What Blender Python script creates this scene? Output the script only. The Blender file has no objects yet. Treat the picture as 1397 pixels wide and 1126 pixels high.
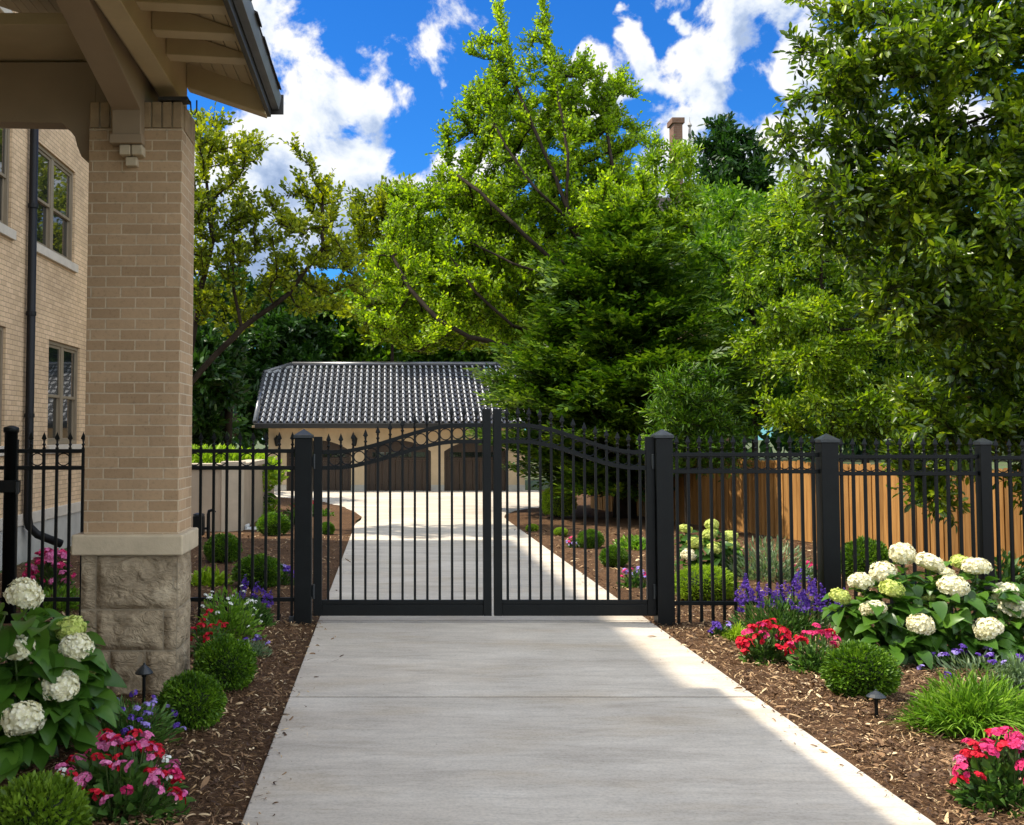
import bpy, bmesh, math, random
import numpy as np
from mathutils import Vector, Matrix, noise as mnoise
R = math.radians
rng = np.random.default_rng(11)
random.seed(5)
scn = bpy.context.scene
COL = scn.collection

# ------------------------------------------------------------------ camera
F, CX, HOR, EYE, PITCH = 1500.0, 530.0, 595.0, 1.8, R(3.0)
CYP = HOR - F * math.tan(PITCH)
cam_d = bpy.data.cameras.new('camera'); cam = bpy.data.objects.new('camera', cam_d); COL.objects.link(cam)
cam.location = (0, 0, EYE); cam.rotation_euler = (math.pi/2 + PITCH, 0, 0)
cam_d.sensor_width = 36; cam_d.lens = 36 * F / 1397
cam_d.shift_x = (698.5 - CX) / 1397; cam_d.shift_y = (CYP - 563) / 1397
cam_d.clip_end = 2000; cam_d.clip_start = 0.05
scn.camera = cam
def ray(px, py):
    u = (px - CX) / F; v = (py - CYP) / F
    c, s = math.cos(PITCH), math.sin(PITCH)
    return Vector((u, c + v * s, s - v * c))
def P(px, py, Y):
    r = ray(px, py); t = Y / r.y
    return Vector((r.x * t, Y, EYE + r.z * t))
def G(px, py, z=0.0):
    r = ray(px, py); t = (z - EYE) / r.z
    return Vector((r.x * t, r.y * t, z))
def PX(px, py, X):
    r = ray(px, py); t = X / r.x
    return Vector((X, r.y * t, EYE + r.z * t))
def sc(Y): return Y / F          # metres per photo pixel at depth Y

# ------------------------------------------------------------------ objects
def props(o, label=None, cat=None, group=None, kind=None):
    if label: o['label'] = label
    if cat: o['category'] = cat
    if group: o['group'] = group
    if kind: o['kind'] = kind
    return o
def wloc(o):
    v = Vector((0, 0, 0))
    while o is not None:
        v += o.location; o = o.parent
    return v
def thing(name, label, cat, loc=(0, 0, 0), group=None):
    o = bpy.data.objects.new(name, None); COL.objects.link(o); o.location = loc
    o.empty_display_size = .1
    return props(o, label, cat, group)
def link(name, me, mat=None, parent=None, loc=None):
    """me is in world coordinates (loc None) or in its own local coordinates placed at loc (relative to the parent)"""
    o = bpy.data.objects.new(name, me); COL.objects.link(o)
    if mat is not None and len(me.materials) == 0:
        for m in (mat if isinstance(mat, (list, tuple)) else [mat]): me.materials.append(m)
    if parent is not None: o.parent = parent
    if loc is None:
        if parent is not None: o.location = -wloc(parent)
    else: o.location = loc
    return o
def copy_tree(o, parent=None):
    c = o.copy(); COL.objects.link(c); c.parent = parent
    for k in KIDS.get(o.name, list(o.children)): copy_tree(k, c)
    return c
KIDS = {}
def place(proto, used, loc, rot=0, s=1.0, label=None, group=None):
    """first use moves the prototype itself, afterwards copies it"""
    if proto.name not in used:
        used.add(proto.name); o = proto
    else: o = copy_tree(proto)
    o.location = loc; o.rotation_euler = (0, 0, rot)
    o.scale = s if isinstance(s, (tuple, list)) else (s, s, s)
    if label: o['label'] = label
    if group: o['group'] = group
    return o

# ------------------------------------------------------------------ mesh building
class MB:
    def __init__(s): s.v = []; s.f = []; s.m = []; s.mi = 0; s.sm = []; s.smooth = False
    def add(s, V, Fs):
        o = len(s.v); s.v += [tuple(x) for x in V]
        for q in Fs:
            s.f.append(tuple(i + o for i in q)); s.m.append(s.mi); s.sm.append(s.smooth)
        return s
    def box(s, x0, x1, y0, y1, z0, z1):
        V = [(x0,y0,z0),(x1,y0,z0),(x1,y1,z0),(x0,y1,z0),(x0,y0,z1),(x1,y0,z1),(x1,y1,z1),(x0,y1,z1)]
        return s.add(V, [(0,3,2,1),(4,5,6,7),(0,1,5,4),(1,2,6,5),(2,3,7,6),(3,0,4,7)])
    def prism(s, poly, axis, a, b):
        """poly: 2D outline; axis 0 -> (y,z) swept along x, 1 -> (x,z) along y, 2 -> (x,y) along z"""
        n = len(poly)
        def p3(p, w): return (w, p[0], p[1]) if axis == 0 else (p[0], w, p[1]) if axis == 1 else (p[0], p[1], w)
        V = [p3(p, a) for p in poly] + [p3(p, b) for p in poly]
        Fs = [tuple(range(n - 1, -1, -1)), tuple(range(n, 2 * n))] + [(i, (i+1) % n, n + (i+1) % n, n + i) for i in range(n)]
        return s.add(V, Fs)
    def lathe(s, prof, c=(0, 0, 0), n=12, cap=True):
        V = []; Fs = []
        for (r, z) in prof:
            for k in range(n):
                a = 2 * math.pi * k / n; V.append((c[0] + r * math.cos(a), c[1] + r * math.sin(a), c[2] + z))
        for i in range(len(prof) - 1):
            for k in range(n):
                Fs.append((i*n+k, i*n+(k+1) % n, (i+1)*n+(k+1) % n, (i+1)*n+k))
        if cap: Fs += [tuple(range(n-1, -1, -1)), tuple((len(prof)-1)*n + k for k in range(n))]
        return s.add(V, Fs)
    def tube(s, pts, rad, n=8, cap=True):
        pts = [Vector(p) for p in pts]; V = []; Fs = []
        if not isinstance(rad, (list, tuple)): rad = [rad] * len(pts)
        ref = None
        for i, p in enumerate(pts):
            d = (pts[min(i+1, len(pts)-1)] - pts[max(i-1, 0)]).normalized()
            if ref is None: ref = Vector((0, 0, 1)) if abs(d.z) < .9 else Vector((1, 0, 0))
            a = d.cross(ref).normalized(); b = a.cross(d).normalized(); ref = b
            for k in range(n):
                t = 2 * math.pi * k / n; V.append(p + (a * math.cos(t) + b * math.sin(t)) * rad[i])
        for i in range(len(pts)-1):
            for k in range(n): Fs.append((i*n+k, i*n+(k+1) % n, (i+1)*n+(k+1) % n, (i+1)*n+k))
        if cap: Fs += [tuple(range(n-1, -1, -1)), tuple((len(pts)-1)*n + k for k in range(n))]
        return s.add(V, Fs)
    def torus(s, c, R0, r, axis=1, n=20, k=6):
        V = []; Fs = []
        for i in range(n):
            a = 2*math.pi*i/n
            for j in range(k):
                b = 2*math.pi*j/k; rr = R0 + r*math.cos(b)
                p = (rr*math.cos(a), r*math.sin(b), rr*math.sin(a))
                V.append((c[0]+p[0], c[1]+p[1], c[2]+p[2]))
        for i in range(n):
            for j in range(k): Fs.append((i*k+j, i*k+(j+1) % k, ((i+1) % n)*k+(j+1) % k, ((i+1) % n)*k+j))
        return s.add(V, Fs)
    def mesh(s, name, uv=True):
        me = bpy.data.meshes.new(name); me.from_pydata(s.v, [], s.f); me.update()
        if any(s.m): me.polygons.foreach_set('material_index', s.m)
        if any(s.sm): me.polygons.foreach_set('use_smooth', s.sm)
        if uv: boxuv(me)
        return me
    def build(s, name, mat, parent=None, loc=None, bevel=0, uv=True):
        o = link(name, s.mesh(name, uv), mat, parent, loc)
        if bevel:
            b = o.modifiers.new('bevel', 'BEVEL'); b.width = bevel; b.segments = 2; b.limit_method = 'ANGLE'; b.angle_limit = R(35)
            b.harden_normals = False
        return o
def boxuv(me):
    uvl = me.uv_layers.new(name='uv')
    for p in me.polygons:
        n = p.normal
        for li in p.loop_indices:
            c = me.vertices[me.loops[li].vertex_index].co
            if abs(n.z) > .75: u = (c.x, c.y)
            elif abs(n.x) > abs(n.y): u = (c.y, c.z)
            else: u = (c.x, c.z)
            uvl.data[li].uv = u
def np_mesh(name, V, Fa, mi=None, smooth=False):
    """V (n,3), Fa (m,k)"""
    me = bpy.data.meshes.new(name); k = Fa.shape[1]
    me.vertices.add(len(V)); me.vertices.foreach_set('co', np.ascontiguousarray(V, dtype=np.float32).ravel())
    me.loops.add(Fa.size); me.loops.foreach_set('vertex_index', np.ascontiguousarray(Fa, dtype=np.int32).ravel())
    me.polygons.add(len(Fa)); me.polygons.foreach_set('loop_start', np.arange(0, Fa.size, k, dtype=np.int32))
    if mi is not None: me.polygons.foreach_set('material_index', np.ascontiguousarray(mi, dtype=np.int32))
    if smooth: me.polygons.foreach_set('use_smooth', np.ones(len(Fa), dtype=bool))
    me.update(calc_edges=True); me.validate()
    return me

# ------------------------------------------------------------------ leaves (vectorised)
def nrm(a): return a / np.maximum(np.linalg.norm(a, axis=-1, keepdims=True), 1e-9)
def rand_dir(n): return nrm(rng.normal(size=(n, 3)))
T_OVAL = (np.array([[0,0,0],[-.2,.3,.05],[-.17,.7,.03],[0,1,-.06],[.17,.7,.03],[.2,.3,.05]]), np.array([[0,3,2,1],[0,5,4,3]]))
T_WIDE = (np.array([[0,0,0],[-.3,.32,.08],[-.25,.68,.03],[0,1,-.12],[.25,.68,.03],[.3,.32,.08]]), np.array([[0,3,2,1],[0,5,4,3]]))
T_LAUR = (np.array([[0,0,0],[-.19,.3,.06],[-.2,.68,.03],[0,1,-.1],[.2,.68,.03],[.19,.3,.06]]), np.array([[0,3,2,1],[0,5,4,3]]))
T_SLIM = (np.array([[0,0,0],[-.1,.35,.03],[-.08,.7,.0],[0,1,-.06],[.08,.7,.0],[.1,.35,.03]]), np.array([[0,3,2,1],[0,5,4,3]]))
T_TRI  = (np.array([[0,0,0],[-.13,.4,.03],[0,1,-.02],[.13,.4,.03]]), np.array([[0,1,2,3]]))
def big_leaf_template(rows=6, w=.34, droop=.35, fold=.16, wave=.03):
    V = []; Fs = []
    for i in range(rows + 1):
        t = i / rows; ww = w * (math.sin(math.pi * min(1, t ** .72)) ** .85) if 0 < i < rows else 0.012
        zc = -droop * t * t
        V += [(-ww, t - .03*ww, zc + fold*ww*2 + wave*math.sin(7*t)), (0, t, zc), (ww, t - .03*ww, zc + fold*ww*2 - wave*math.sin(6*t+1))]
    for i in range(rows):
        a = 3*i; Fs += [(a, a+1, a+4, a+3), (a+1, a+2, a+5, a+4)]
    return np.array(V), np.array(Fs)
T_BIG = big_leaf_template()
def place_leaves(Pp, D, N, S, T):
    """Pp,D,N (n,3), S (n,) or (n,1) -> V, F"""
    TV, TF = T; n = len(Pp); S = np.asarray(S).reshape(n, 1, 1)
    D = nrm(D); B = nrm(np.cross(D, N)); N2 = np.cross(B, D)
    V = Pp[:, None, :] + S * (TV[None, :, 0:1]*B[:, None, :] + TV[None, :, 1:2]*D[:, None, :] + TV[None, :, 2:3]*N2[:, None, :])
    Fa = TF[None] + (np.arange(n) * len(TV))[:, None, None]
    return V.reshape(-1, 3), Fa.reshape(-1, TF.shape[1])
def cat_mesh(parts):
    Vs, Fs, o = [], [], 0
    for V, Fa in parts:
        Vs.append(V); Fs.append(Fa + o); o += len(V)
    return np.concatenate(Vs), np.concatenate(Fs)

# ------------------------------------------------------------------ materials
def mk(name):
    m = bpy.data.materials.new(name); m.use_nodes = True
    nt = m.node_tree; b = nt.nodes['Principled BSDF']
    return m, nt, b
def nd(nt, typ, **kw):
    n = nt.nodes.new(typ)
    for k, v in kw.items():
        if k.startswith('i_'):
            n.inputs[int(k[2:])].default_value = v
        else: setattr(n, k, v)
    return n
def ramp(nt, fac, stops, interp='LINEAR'):
    r = nt.nodes.new('ShaderNodeValToRGB'); r.color_ramp.interpolation = interp
    e = r.color_ramp.elements
    while len(e) < len(stops): e.new(.5)
    for i, (p, c) in enumerate(stops):
        e[i].position = p; e[i].color = (c[0], c[1], c[2], 1) if not isinstance(c, (int, float)) else (c, c, c, 1)
    if fac is not None: nt.links.new(fac, r.inputs[0])
    return r
def noise(nt, scale, detail=4, rough=.55, vec=None, dist=0):
    n = nt.nodes.new('ShaderNodeTexNoise'); n.inputs['Scale'].default_value = scale; n.inputs['Detail'].default_value = detail
    n.inputs['Roughness'].default_value = rough; n.inputs['Distortion'].default_value = dist
    if vec is not None: nt.links.new(vec, n.inputs['Vector'])
    return n
def mapping(nt, src, scale=(1, 1, 1), loc=(0, 0, 0)):
    mp = nt.nodes.new('ShaderNodeMapping'); mp.inputs['Scale'].default_value = scale; mp.inputs['Location'].default_value = loc
    nt.links.new(src, mp.inputs['Vector']); return mp.outputs[0]
def geo_pos(nt): return nt.nodes.new('ShaderNodeNewGeometry').outputs['Position']
def mixc(nt, a, b, fac, mode='MIX'):
    m = nt.nodes.new('ShaderNodeMix'); m.data_type = 'RGBA'; m.blend_type = mode
    def setin(i, v):
        if isinstance(v, bpy.types.NodeSocket): nt.links.new(v, m.inputs[i])
        elif isinstance(v, (int, float)): m.inputs[i].default_value = v if i == 0 else (v, v, v, 1)
        else: m.inputs[i].default_value = (*v[:3], 1)
    setin(0, fac); setin(6, a); setin(7, b)
    return m.outputs[2]
def bump(nt, b, h, strength=.3, dist=.01, prev=None):
    n = nt.nodes.new('ShaderNodeBump'); n.inputs['Strength'].default_value = strength; n.inputs['Distance'].default_value = dist
    nt.links.new(h, n.inputs['Height'])
    if prev is not None: nt.links.new(prev, n.inputs['Normal'])
    nt.links.new(n.outputs[0], b.inputs['Normal']); return n.outputs[0]
def simple(name, col, rough=.6, var=.15, scale=6, metal=0, spec=.5, bmp=0, coat=0):
    m, nt, b = mk(name)
    n = noise(nt, scale, 5, .6, geo_pos(nt))
    c1 = [max(0, c*(1-var)) for c in col]; c2 = [min(1, c*(1+var)) for c in col]
    r = ramp(nt, n.outputs[0], [(.3, c1), (.7, c2)]); nt.links.new(r.outputs[0], b.inputs['Base Color'])
    b.inputs['Roughness'].default_value = rough; b.inputs['Metallic'].default_value = metal
    b.inputs['Specular IOR Level'].default_value = spec
    if coat: b.inputs['Coat Weight'].default_value = coat
    if bmp: bump(nt, b, noise(nt, scale*6, 6, .65, geo_pos(nt)).outputs[0], bmp, .01)
    return m
def leaf_mat(name, cols, trans=.35, tcol=None, rough=.42, spec=.35, clump=.9):
    """cols: dark, mid, light; varies leaf by leaf and in soft clumps (a property of the foliage, not of the light)"""
    m, nt, b = mk(name)
    gi = nt.nodes.new('ShaderNodeNewGeometry')
    cn = noise(nt, clump, 2, .5, gi.outputs['Position'])
    mm = nd(nt, 'ShaderNodeMath', operation='MULTIPLY_ADD'); mm.inputs[1].default_value = .62
    nt.links.new(gi.outputs['Random Per Island'], mm.inputs[0])
    ad = nd(nt, 'ShaderNodeMath', operation='MULTIPLY_ADD'); ad.inputs[1].default_value = .9; ad.inputs[2].default_value = -.26
    nt.links.new(cn.outputs[0], ad.inputs[0]); nt.links.new(ad.outputs[0], mm.inputs[2])
    r = ramp(nt, mm.outputs[0], [(.05, cols[0]), (.5, cols[1]), (.95, cols[2])])
    nt.links.new(r.outputs[0], b.inputs['Base Color'])
    b.inputs['Roughness'].default_value = rough; b.inputs['Specular IOR Level'].default_value = spec
    t = nt.nodes.new('ShaderNodeBsdfTranslucent')
    tc = tcol or (1.25, 1.35, .6)
    nt.links.new(mixc(nt, r.outputs[0], tc, 1.0, 'MULTIPLY'), t.inputs['Color'])
    mx = nt.nodes.new('ShaderNodeMixShader'); mx.inputs[0].default_value = trans
    nt.links.new(b.outputs[0], mx.inputs[1]); nt.links.new(t.outputs[0], mx.inputs[2])
    nt.links.new(mx.outputs[0], nt.nodes['Material Output'].inputs['Surface'])
    return m
def brick_mat(name, c1, c2, mortar, bw=.21, rh=.075, bumpd=.006, off=.5, mort=.01):
    m, nt, b = mk(name)
    uv = nt.nodes.new('ShaderNodeUVMap').outputs[0]
    wob = noise(nt, 14, 3, .6, uv); 
    wv = nd(nt, 'ShaderNodeVectorMath', operation='SCALE'); wv.inputs['Scale'].default_value = .006
    sub = nd(nt, 'ShaderNodeVectorMath', operation='SUBTRACT'); sub.inputs[1].default_value = (.5, .5, .5)
    nt.links.new(wob.outputs['Color'], sub.inputs[0]); nt.links.new(sub.outputs[0], wv.inputs[0])
    av = nd(nt, 'ShaderNodeVectorMath', operation='ADD'); nt.links.new(uv, av.inputs[0]); nt.links.new(wv.outputs[0], av.inputs[1])
    bt = nt.nodes.new('ShaderNodeTexBrick'); nt.links.new(av.outputs[0], bt.inputs['Vector'])
    bt.offset = off; bt.inputs['Scale'].default_value = 1; bt.inputs['Brick Width'].default_value = bw; bt.inputs['Row Height'].default_value = rh
    bt.inputs['Mortar Size'].default_value = mort * .55; bt.inputs['Mortar Smooth'].default_value = .25; bt.inputs['Bias'].default_value = 0
    bt.inputs['Color1'].default_value = (*c1, 1); bt.inputs['Color2'].default_value = (*c2, 1); bt.inputs['Mortar'].default_value = (*mortar, 1)
    n1 = noise(nt, 1.1, 4, .6, geo_pos(nt)); n2 = noise(nt, 45, 5, .7, geo_pos(nt))
    r1 = ramp(nt, n1.outputs[0], [(.3, .82), (.7, 1.1)]); r2 = ramp(nt, n2.outputs[0], [(.28, .62), (.45, .98), (.75, 1.1)])
    c = mixc(nt, bt.outputs['Color'], r1.outputs[0], 1, 'MULTIPLY'); c = mixc(nt, c, r2.outputs[0], .7, 'MULTIPLY')
    nt.links.new(c, b.inputs['Base Color']); b.inputs['Roughness'].default_value = .88; b.inputs['Specular IOR Level'].default_value = .25
    inv = nd(nt, 'ShaderNodeMath', operation='SUBTRACT'); inv.inputs[0].default_value = 1; nt.links.new(bt.outputs['Fac'], inv.inputs[1])
    p = bump(nt, b, inv.outputs[0], .8, bumpd); bump(nt, b, n2.outputs[0], .35, .004, p)
    return m

M = {}
M['iron'] = simple('black_iron', (.0028, .0038, .0038), .45, .3, 9, 0, .22, .05)
M['iron_worn'] = simple('black_iron_cap', (.02, .024, .026), .38, .3, 9, 0, .5, .05)
M['brick'] = brick_mat('tan_brick', (.46, .31, .18), (.365, .24, .135), (.56, .44, .30))
M['brick_h'] = brick_mat('house_brick', (.70, .50, .31), (.57, .40, .24), (.36, .25, .16), .2, .072, .004)
M['stone_cap'] = simple('cast_stone', (.50, .41, .28), .85, .12, 7, 0, .25, .35)
M['trim'] = simple('house_stone_trim', (.52, .46, .38), .85, .1, 5, 0, .25, .2)
M['conc_f'] = simple('foundation_concrete', (.42, .40, .36), .9, .14, 3, 0, .2, .3)
M['wood_tan'] = simple('painted_timber', (.50, .39, .225), .62, .07, 3, 0, .3, .06)
M['wood_brown'] = simple('painted_timber_brown', (.30, .22, .14), .6, .08, 3, 0, .3, .06)
M['fascia_dark'] = simple('dark_fascia', (.02, .018, .016), .45, .2, 5, 0, .5)
M['fascia_grey'] = simple('grey_fascia', (.13, .14, .15), .45, .15, 5, 0, .5)
M['shingle'] = simple('roof_shingle', (.035, .03, .028), .9, .4, 14, 0, .2, .5)
M['frame'] = simple('window_frame_tan', (.22, .17, .11), .55, .08, 4)
M['pipe'] = simple('downspout_black', (.006, .006, .007), .5, .2, 3, 0, .25)
M['stucco'] = simple('cream_stucco', (.52, .405, .265), .9, .08, 4, 0, .2, .3)
M['gwall'] = simple('beige_wall', (.40, .32, .235), .9, .12, 2.2, 0, .2, .25)
M['gcap'] = simple('beige_wall_cap', (.50, .42, .32), .9, .1, 4, 0, .2, .2)
M['bark'] = simple('bark_dark', (.032, .024, .017), .95, .45, 5, 0, .1, .8)
M['bark_l'] = simple('bark_light', (.14, .10, .06), .95, .35, 5, 0, .1, .8)
M['stem_g'] = simple('green_stem', (.06, .10, .02), .6, .3, 8)
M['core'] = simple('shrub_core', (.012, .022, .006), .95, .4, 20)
M['petal_w'] = None
def glass_mat():
    m, nt, b = mk('window_glass')
    b.inputs['Base Color'].default_value = (.012, .015, .015, 1); b.inputs['Roughness'].default_value = .03
    b.inputs['Specular IOR Level'].default_value = .9; b.inputs['IOR'].default_value = 1.6
    n = noise(nt, 1.3, 2, .5, geo_pos(nt)); bump(nt, b, n.outputs[0], .06, .02)
    return m
M['glass'] = glass_mat()
def door_wood():
    m, nt, b = mk('garage_door_wood')
    g = geo_pos(nt); v = mapping(nt, g, (9, 9, .6)); n = noise(nt, 4, 6, .65, v, .4)
    r = ramp(nt, n.outputs[0], [(.25, (.014, .007, .003)), (.55, (.034, .017, .007)), (.8, (.06, .031, .013))])
    nt.links.new(r.outputs[0], b.inputs['Base Color']); b.inputs['Roughness'].default_value = .5
    bump(nt, b, n.outputs[0], .3, .006); return m
M['door'] = door_wood()
def fence_wood():
    m, nt, b = mk('cedar_boards')
    gi = nt.nodes.new('ShaderNodeNewGeometry')
    v = mapping(nt, gi.outputs['Position'], (11, 11, .5)); n = noise(nt, 3.2, 7, .65, v, .5)
    r = ramp(nt, n.outputs[0], [(.25, (.19, .085, .020)), (.5, (.335, .165, .046)), (.75, (.43, .24, .078))])
    rr = ramp(nt, gi.outputs['Random Per Island'], [(0, .62), (1, 1.15)])
    nt.links.new(mixc(nt, r.outputs[0], rr.outputs[0], 1, 'MULTIPLY'), b.inputs['Base Color'])
    b.inputs['Roughness'].default_value = .75; b.inputs['Specular IOR Level'].default_value = .25
    bump(nt, b, n.outputs[0], .35, .008); return m
M['cedar'] = fence_wood()
def tile_mat():
    m, nt, b = mk('glazed_slate_tile')
    gi = nt.nodes.new('ShaderNodeNewGeometry'); n = noise(nt, 3, 4, .6, gi.outputs['Position'])
    r = ramp(nt, n.outputs[0], [(.3, (.03, .03, .034)), (.7, (.07, .07, .076))])
    nt.links.new(r.outputs[0], b.inputs['Base Color']); b.inputs['Roughness'].default_value = .26; b.inputs['Specular IOR Level'].default_value = .9
    return m
M['tile'] = tile_mat()
M['tile_glint'] = simple('painted_tile_glint', (.44, .445, .46), .5, .45, 7, 0, .45)  # pale colour painted on the tile crests in place of glints
def concrete_mat():
    m, nt, b = mk('broomed_concrete')
    g = geo_pos(nt)
    streak = noise(nt, 1, 7, .68, mapping(nt, g, (.8, 2.8, 1)))
    fine = noise(nt, 1, 6, .7, mapping(nt, g, (5, 60, 1)))
    blot = noise(nt, .55, 5, .6, g, .6)
    stain = noise(nt, 1.3, 4, .55, mapping(nt, g, (.6, 1.6, 1), (4, 9, 0)))
    base = ramp(nt, streak.outputs[0], [(.28, (.42, .365, .30)), (.5, (.53, .47, .39)), (.72, (.62, .56, .475))])
    c = mixc(nt, base.outputs[0], ramp(nt, fine.outputs[0], [(.3, .84), (.7, 1.1)]).outputs[0], .4, 'MULTIPLY')
    c = mixc(nt, c, ramp(nt, blot.outputs[0], [(.3, .82), (.7, 1.1)]).outputs[0], .8, 'MULTIPLY')
    c = mixc(nt, c, (.40, .31, .205), ramp(nt, stain.outputs[0], [(.5, 0), (.75, .6)]).outputs[0])
    gr = noise(nt, 55, 5, .75, g); c = mixc(nt, c, ramp(nt, gr.outputs[0], [(.32, .74), (.5, 1.0), (.7, 1.14)]).outputs[0], .75, 'MULTIPLY')
    wv2 = noise(nt, 1, 5, .6, mapping(nt, g, (2.6, 9, 1)), 1.4); c = mixc(nt, c, ramp(nt, wv2.outputs[0], [(.36, .80), (.5, 1.0), (.66, 1.08)]).outputs[0], .5, 'MULTIPLY')
    sp = nt.nodes.new('ShaderNodeTexVoronoi'); sp.inputs['Scale'].default_value = 7; nt.links.new(g, sp.inputs['Vector'])
    pit = ramp(nt, sp.outputs['Distance'], [(.028, 1), (.05, 0)]); pn = noise(nt, 2, 2, .5, g)
    pm = nd(nt, 'ShaderNodeMath', operation='MULTIPLY'); nt.links.new(pit.outputs[0], pm.inputs[0])
    nt.links.new(ramp(nt, pn.outputs[0], [(.5, 0), (.56, .8)]).outputs[0], pm.inputs[1])
    c = mixc(nt, c, (.13, .09, .06), pm.outputs[0])
    nt.links.new(c, b.inputs['Base Color']); b.inputs['Roughness'].default_value = .82; b.inputs['Specular IOR Level'].default_value = .3
    p = bump(nt, b, fine.outputs[0], .25, .004); bump(nt, b, streak.outputs[0], .12, .01, p)
    return m
M['concrete'] = concrete_mat()
def mulch_mat():
    m, nt, b = mk('mulch_soil')
    g = geo_pos(nt); n1 = noise(nt, 22, 8, .75, g, 1.2); n2 = noise(nt, 1.2, 4, .6, g)
    r = ramp(nt, n1.outputs[0], [(.3, (.024, .012, .006)), (.5, (.10, .053, .026)), (.68, (.21, .122, .062)), (.8, (.36, .24, .14))])
    c = mixc(nt, r.outputs[0], ramp(nt, n2.outputs[0], [(.3, .72), (.7, 1.2)]).outputs[0], 1, 'MULTIPLY')
    nt.links.new(c, b.inputs['Base Color']); b.inputs['Roughness'].default_value = .95; b.inputs['Specular IOR Level'].default_value = .15
    bump(nt, b, n1.outputs[0], 1.0, .03); return m
M['mulch'] = mulch_mat()
def chip_mat():
    m, nt, b = mk('mulch_chips')
    gi = nt.nodes.new('ShaderNodeNewGeometry')
    r = ramp(nt, gi.outputs['Random Per Island'], [(0, (.04, .02, .01)), (.45, (.13, .07, .032)), (.74, (.26, .15, .07)), (.92, (.48, .33, .17)), (1, (.74, .57, .35))])
    nt.links.new(r.outputs[0], b.inputs['Base Color']); b.inputs['Roughness'].default_value = .7; b.inputs['Specular IOR Level'].default_value = .35
    return m
M['chips'] = chip_mat()
def ground_mat():
    m, nt, b = mk('lawn_soil')
    g = geo_pos(nt); n1 = noise(nt, 9, 7, .7, g); n2 = noise(nt, .35, 4, .6, g)
    r = ramp(nt, n1.outputs[0], [(.3, (.02, .035, .008)), (.55, (.06, .10, .02)), (.75, (.11, .15, .04))])
    c = mixc(nt, r.outputs[0], (.06, .04, .02), ramp(nt, n2.outputs[0], [(.45, 0), (.62, .8)]).outputs[0])
    nt.links.new(c, b.inputs['Base Color']); b.inputs['Roughness'].default_value = .95; bump(nt, b, n1.outputs[0], .8, .04); return m
M['ground'] = ground_mat()
def rock_mat():
    m, nt, b = mk('rock_face_limestone')
    g = geo_pos(nt); n1 = noise(nt, 3.5, 6, .62, g, .5); n2 = noise(nt, 28, 6, .7, g)
    r = ramp(nt, n1.outputs[0], [(.3, (.25, .19, .12)), (.55, (.38, .30, .195)), (.75, (.50, .41, .28))])
    c = mixc(nt, r.outputs[0], ramp(nt, n2.outputs[0], [(.3, .7), (.7, 1.15)]).outputs[0], .9, 'MULTIPLY')
    nt.links.new(c, b.inputs['Base Color']); b.inputs['Roughness'].default_value = .9; b.inputs['Specular IOR Level'].default_value = .25
    n3 = noise(nt, 9, 4, .55, mapping(nt, g, (1, 1, 1.6)), 1.3); p = bump(nt, b, n3.outputs[0], 1.0, .04); bump(nt, b, n2.outputs[0], .5, .008, p); return m
M['rock'] = rock_mat()
M['mortar'] = simple('mortar', (.33, .27, .185), .95, .1, 20)
def petal(name, c1, c2, trans=.25, rough=.6):
    return leaf_mat(name, (c1, tuple((a+b)/2 for a, b in zip(c1, c2)), c2), trans, (1.1, 1.05, 1.0), rough, .2, 6)
M['p_white'] = petal('petal_cream', (.78, .75, .46), (.92, .89, .74))
M['p_lime'] = petal('petal_lime', (.42, .52, .10), (.72, .76, .25))
M['p_red'] = petal('petal_red', (.42, .006, .02), (.72, .02, .05))
M['p_pink'] = petal('petal_pink', (.55, .06, .24), (.80, .30, .52))
M['p_rose'] = petal('petal_rose', (.50, .015, .10), (.75, .06, .22))
M['p_violet'] = petal('petal_violet', (.07, .025, .27), (.20, .10, .50))
M['p_lav'] = petal('petal_lavender', (.26, .18, .55), (.48, .40, .78))
M['p_whiteb'] = petal('petal_white', (.75, .78, .72), (.88, .88, .86))
M['p_yel'] = petal('petal_yellow', (.7, .38, .02), (.85, .6, .05))
G_ = leaf_mat
M['l_box'] = G_('boxwood_leaf', ((.022, .062, .004), (.075, .165, .010), (.20, .34, .02)), .28, None, .45, .35, 8)
M['l_limeb'] = G_('lime_shrub_leaf', ((0.1215, 0.2025, 0.0135), (0.2565, 0.3915, 0.0203), (0.432, 0.567, 0.0405)), .35, None, .5, .3, 6)
M['l_hyd'] = G_('hydrangea_leaf', ((.020, .06, .006), (.05, .13, .012), (.10, .21, .022)), .3, None, .38, .4, 4)
M['l_flow'] = G_('bedding_leaf', ((0.03, 0.0825, 0.018), (0.075, 0.165, 0.03), (0.15, 0.27, 0.0525)), .3, None, .45, .35, 6)
M['l_grass'] = G_('tuft_grass', ((0.065, 0.156, 0.013), (0.156, 0.299, 0.026), (0.312, 0.468, 0.065)), .35, None, .45, .35, 5)
M['l_grey'] = G_('silver_leaf', ((0.078, 0.13, 0.065), (0.156, 0.234, 0.117), (0.312, 0.39, 0.234)), .25, None, .55, .3, 6)
M['l_limet'] = G_('lime_tree_leaf', ((.05, .10, .003), (.21, .335, .009), (.48, .59, .022)), .5, (1.5, 1.55, .45), .42, .3, .55)
M['l_olive'] = G_('olive_tree_leaf', ((.035, .065, .003), (.165, .225, .008), (.40, .45, .018)), .45, (1.5, 1.4, .4), .42, .3, .6)
M['l_mid'] = G_('mid_green_leaf', ((.012, .04, .004), (.075, .17, .008), (.24, .37, .018)), .38, (1.3, 1.5, .5), .42, .35, .6)
M['l_dark'] = G_('dark_green_leaf', ((.006, .022, .004), (.020, .062, .008), (.055, .13, .016)), .3, None, .42, .35, .6)
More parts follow.
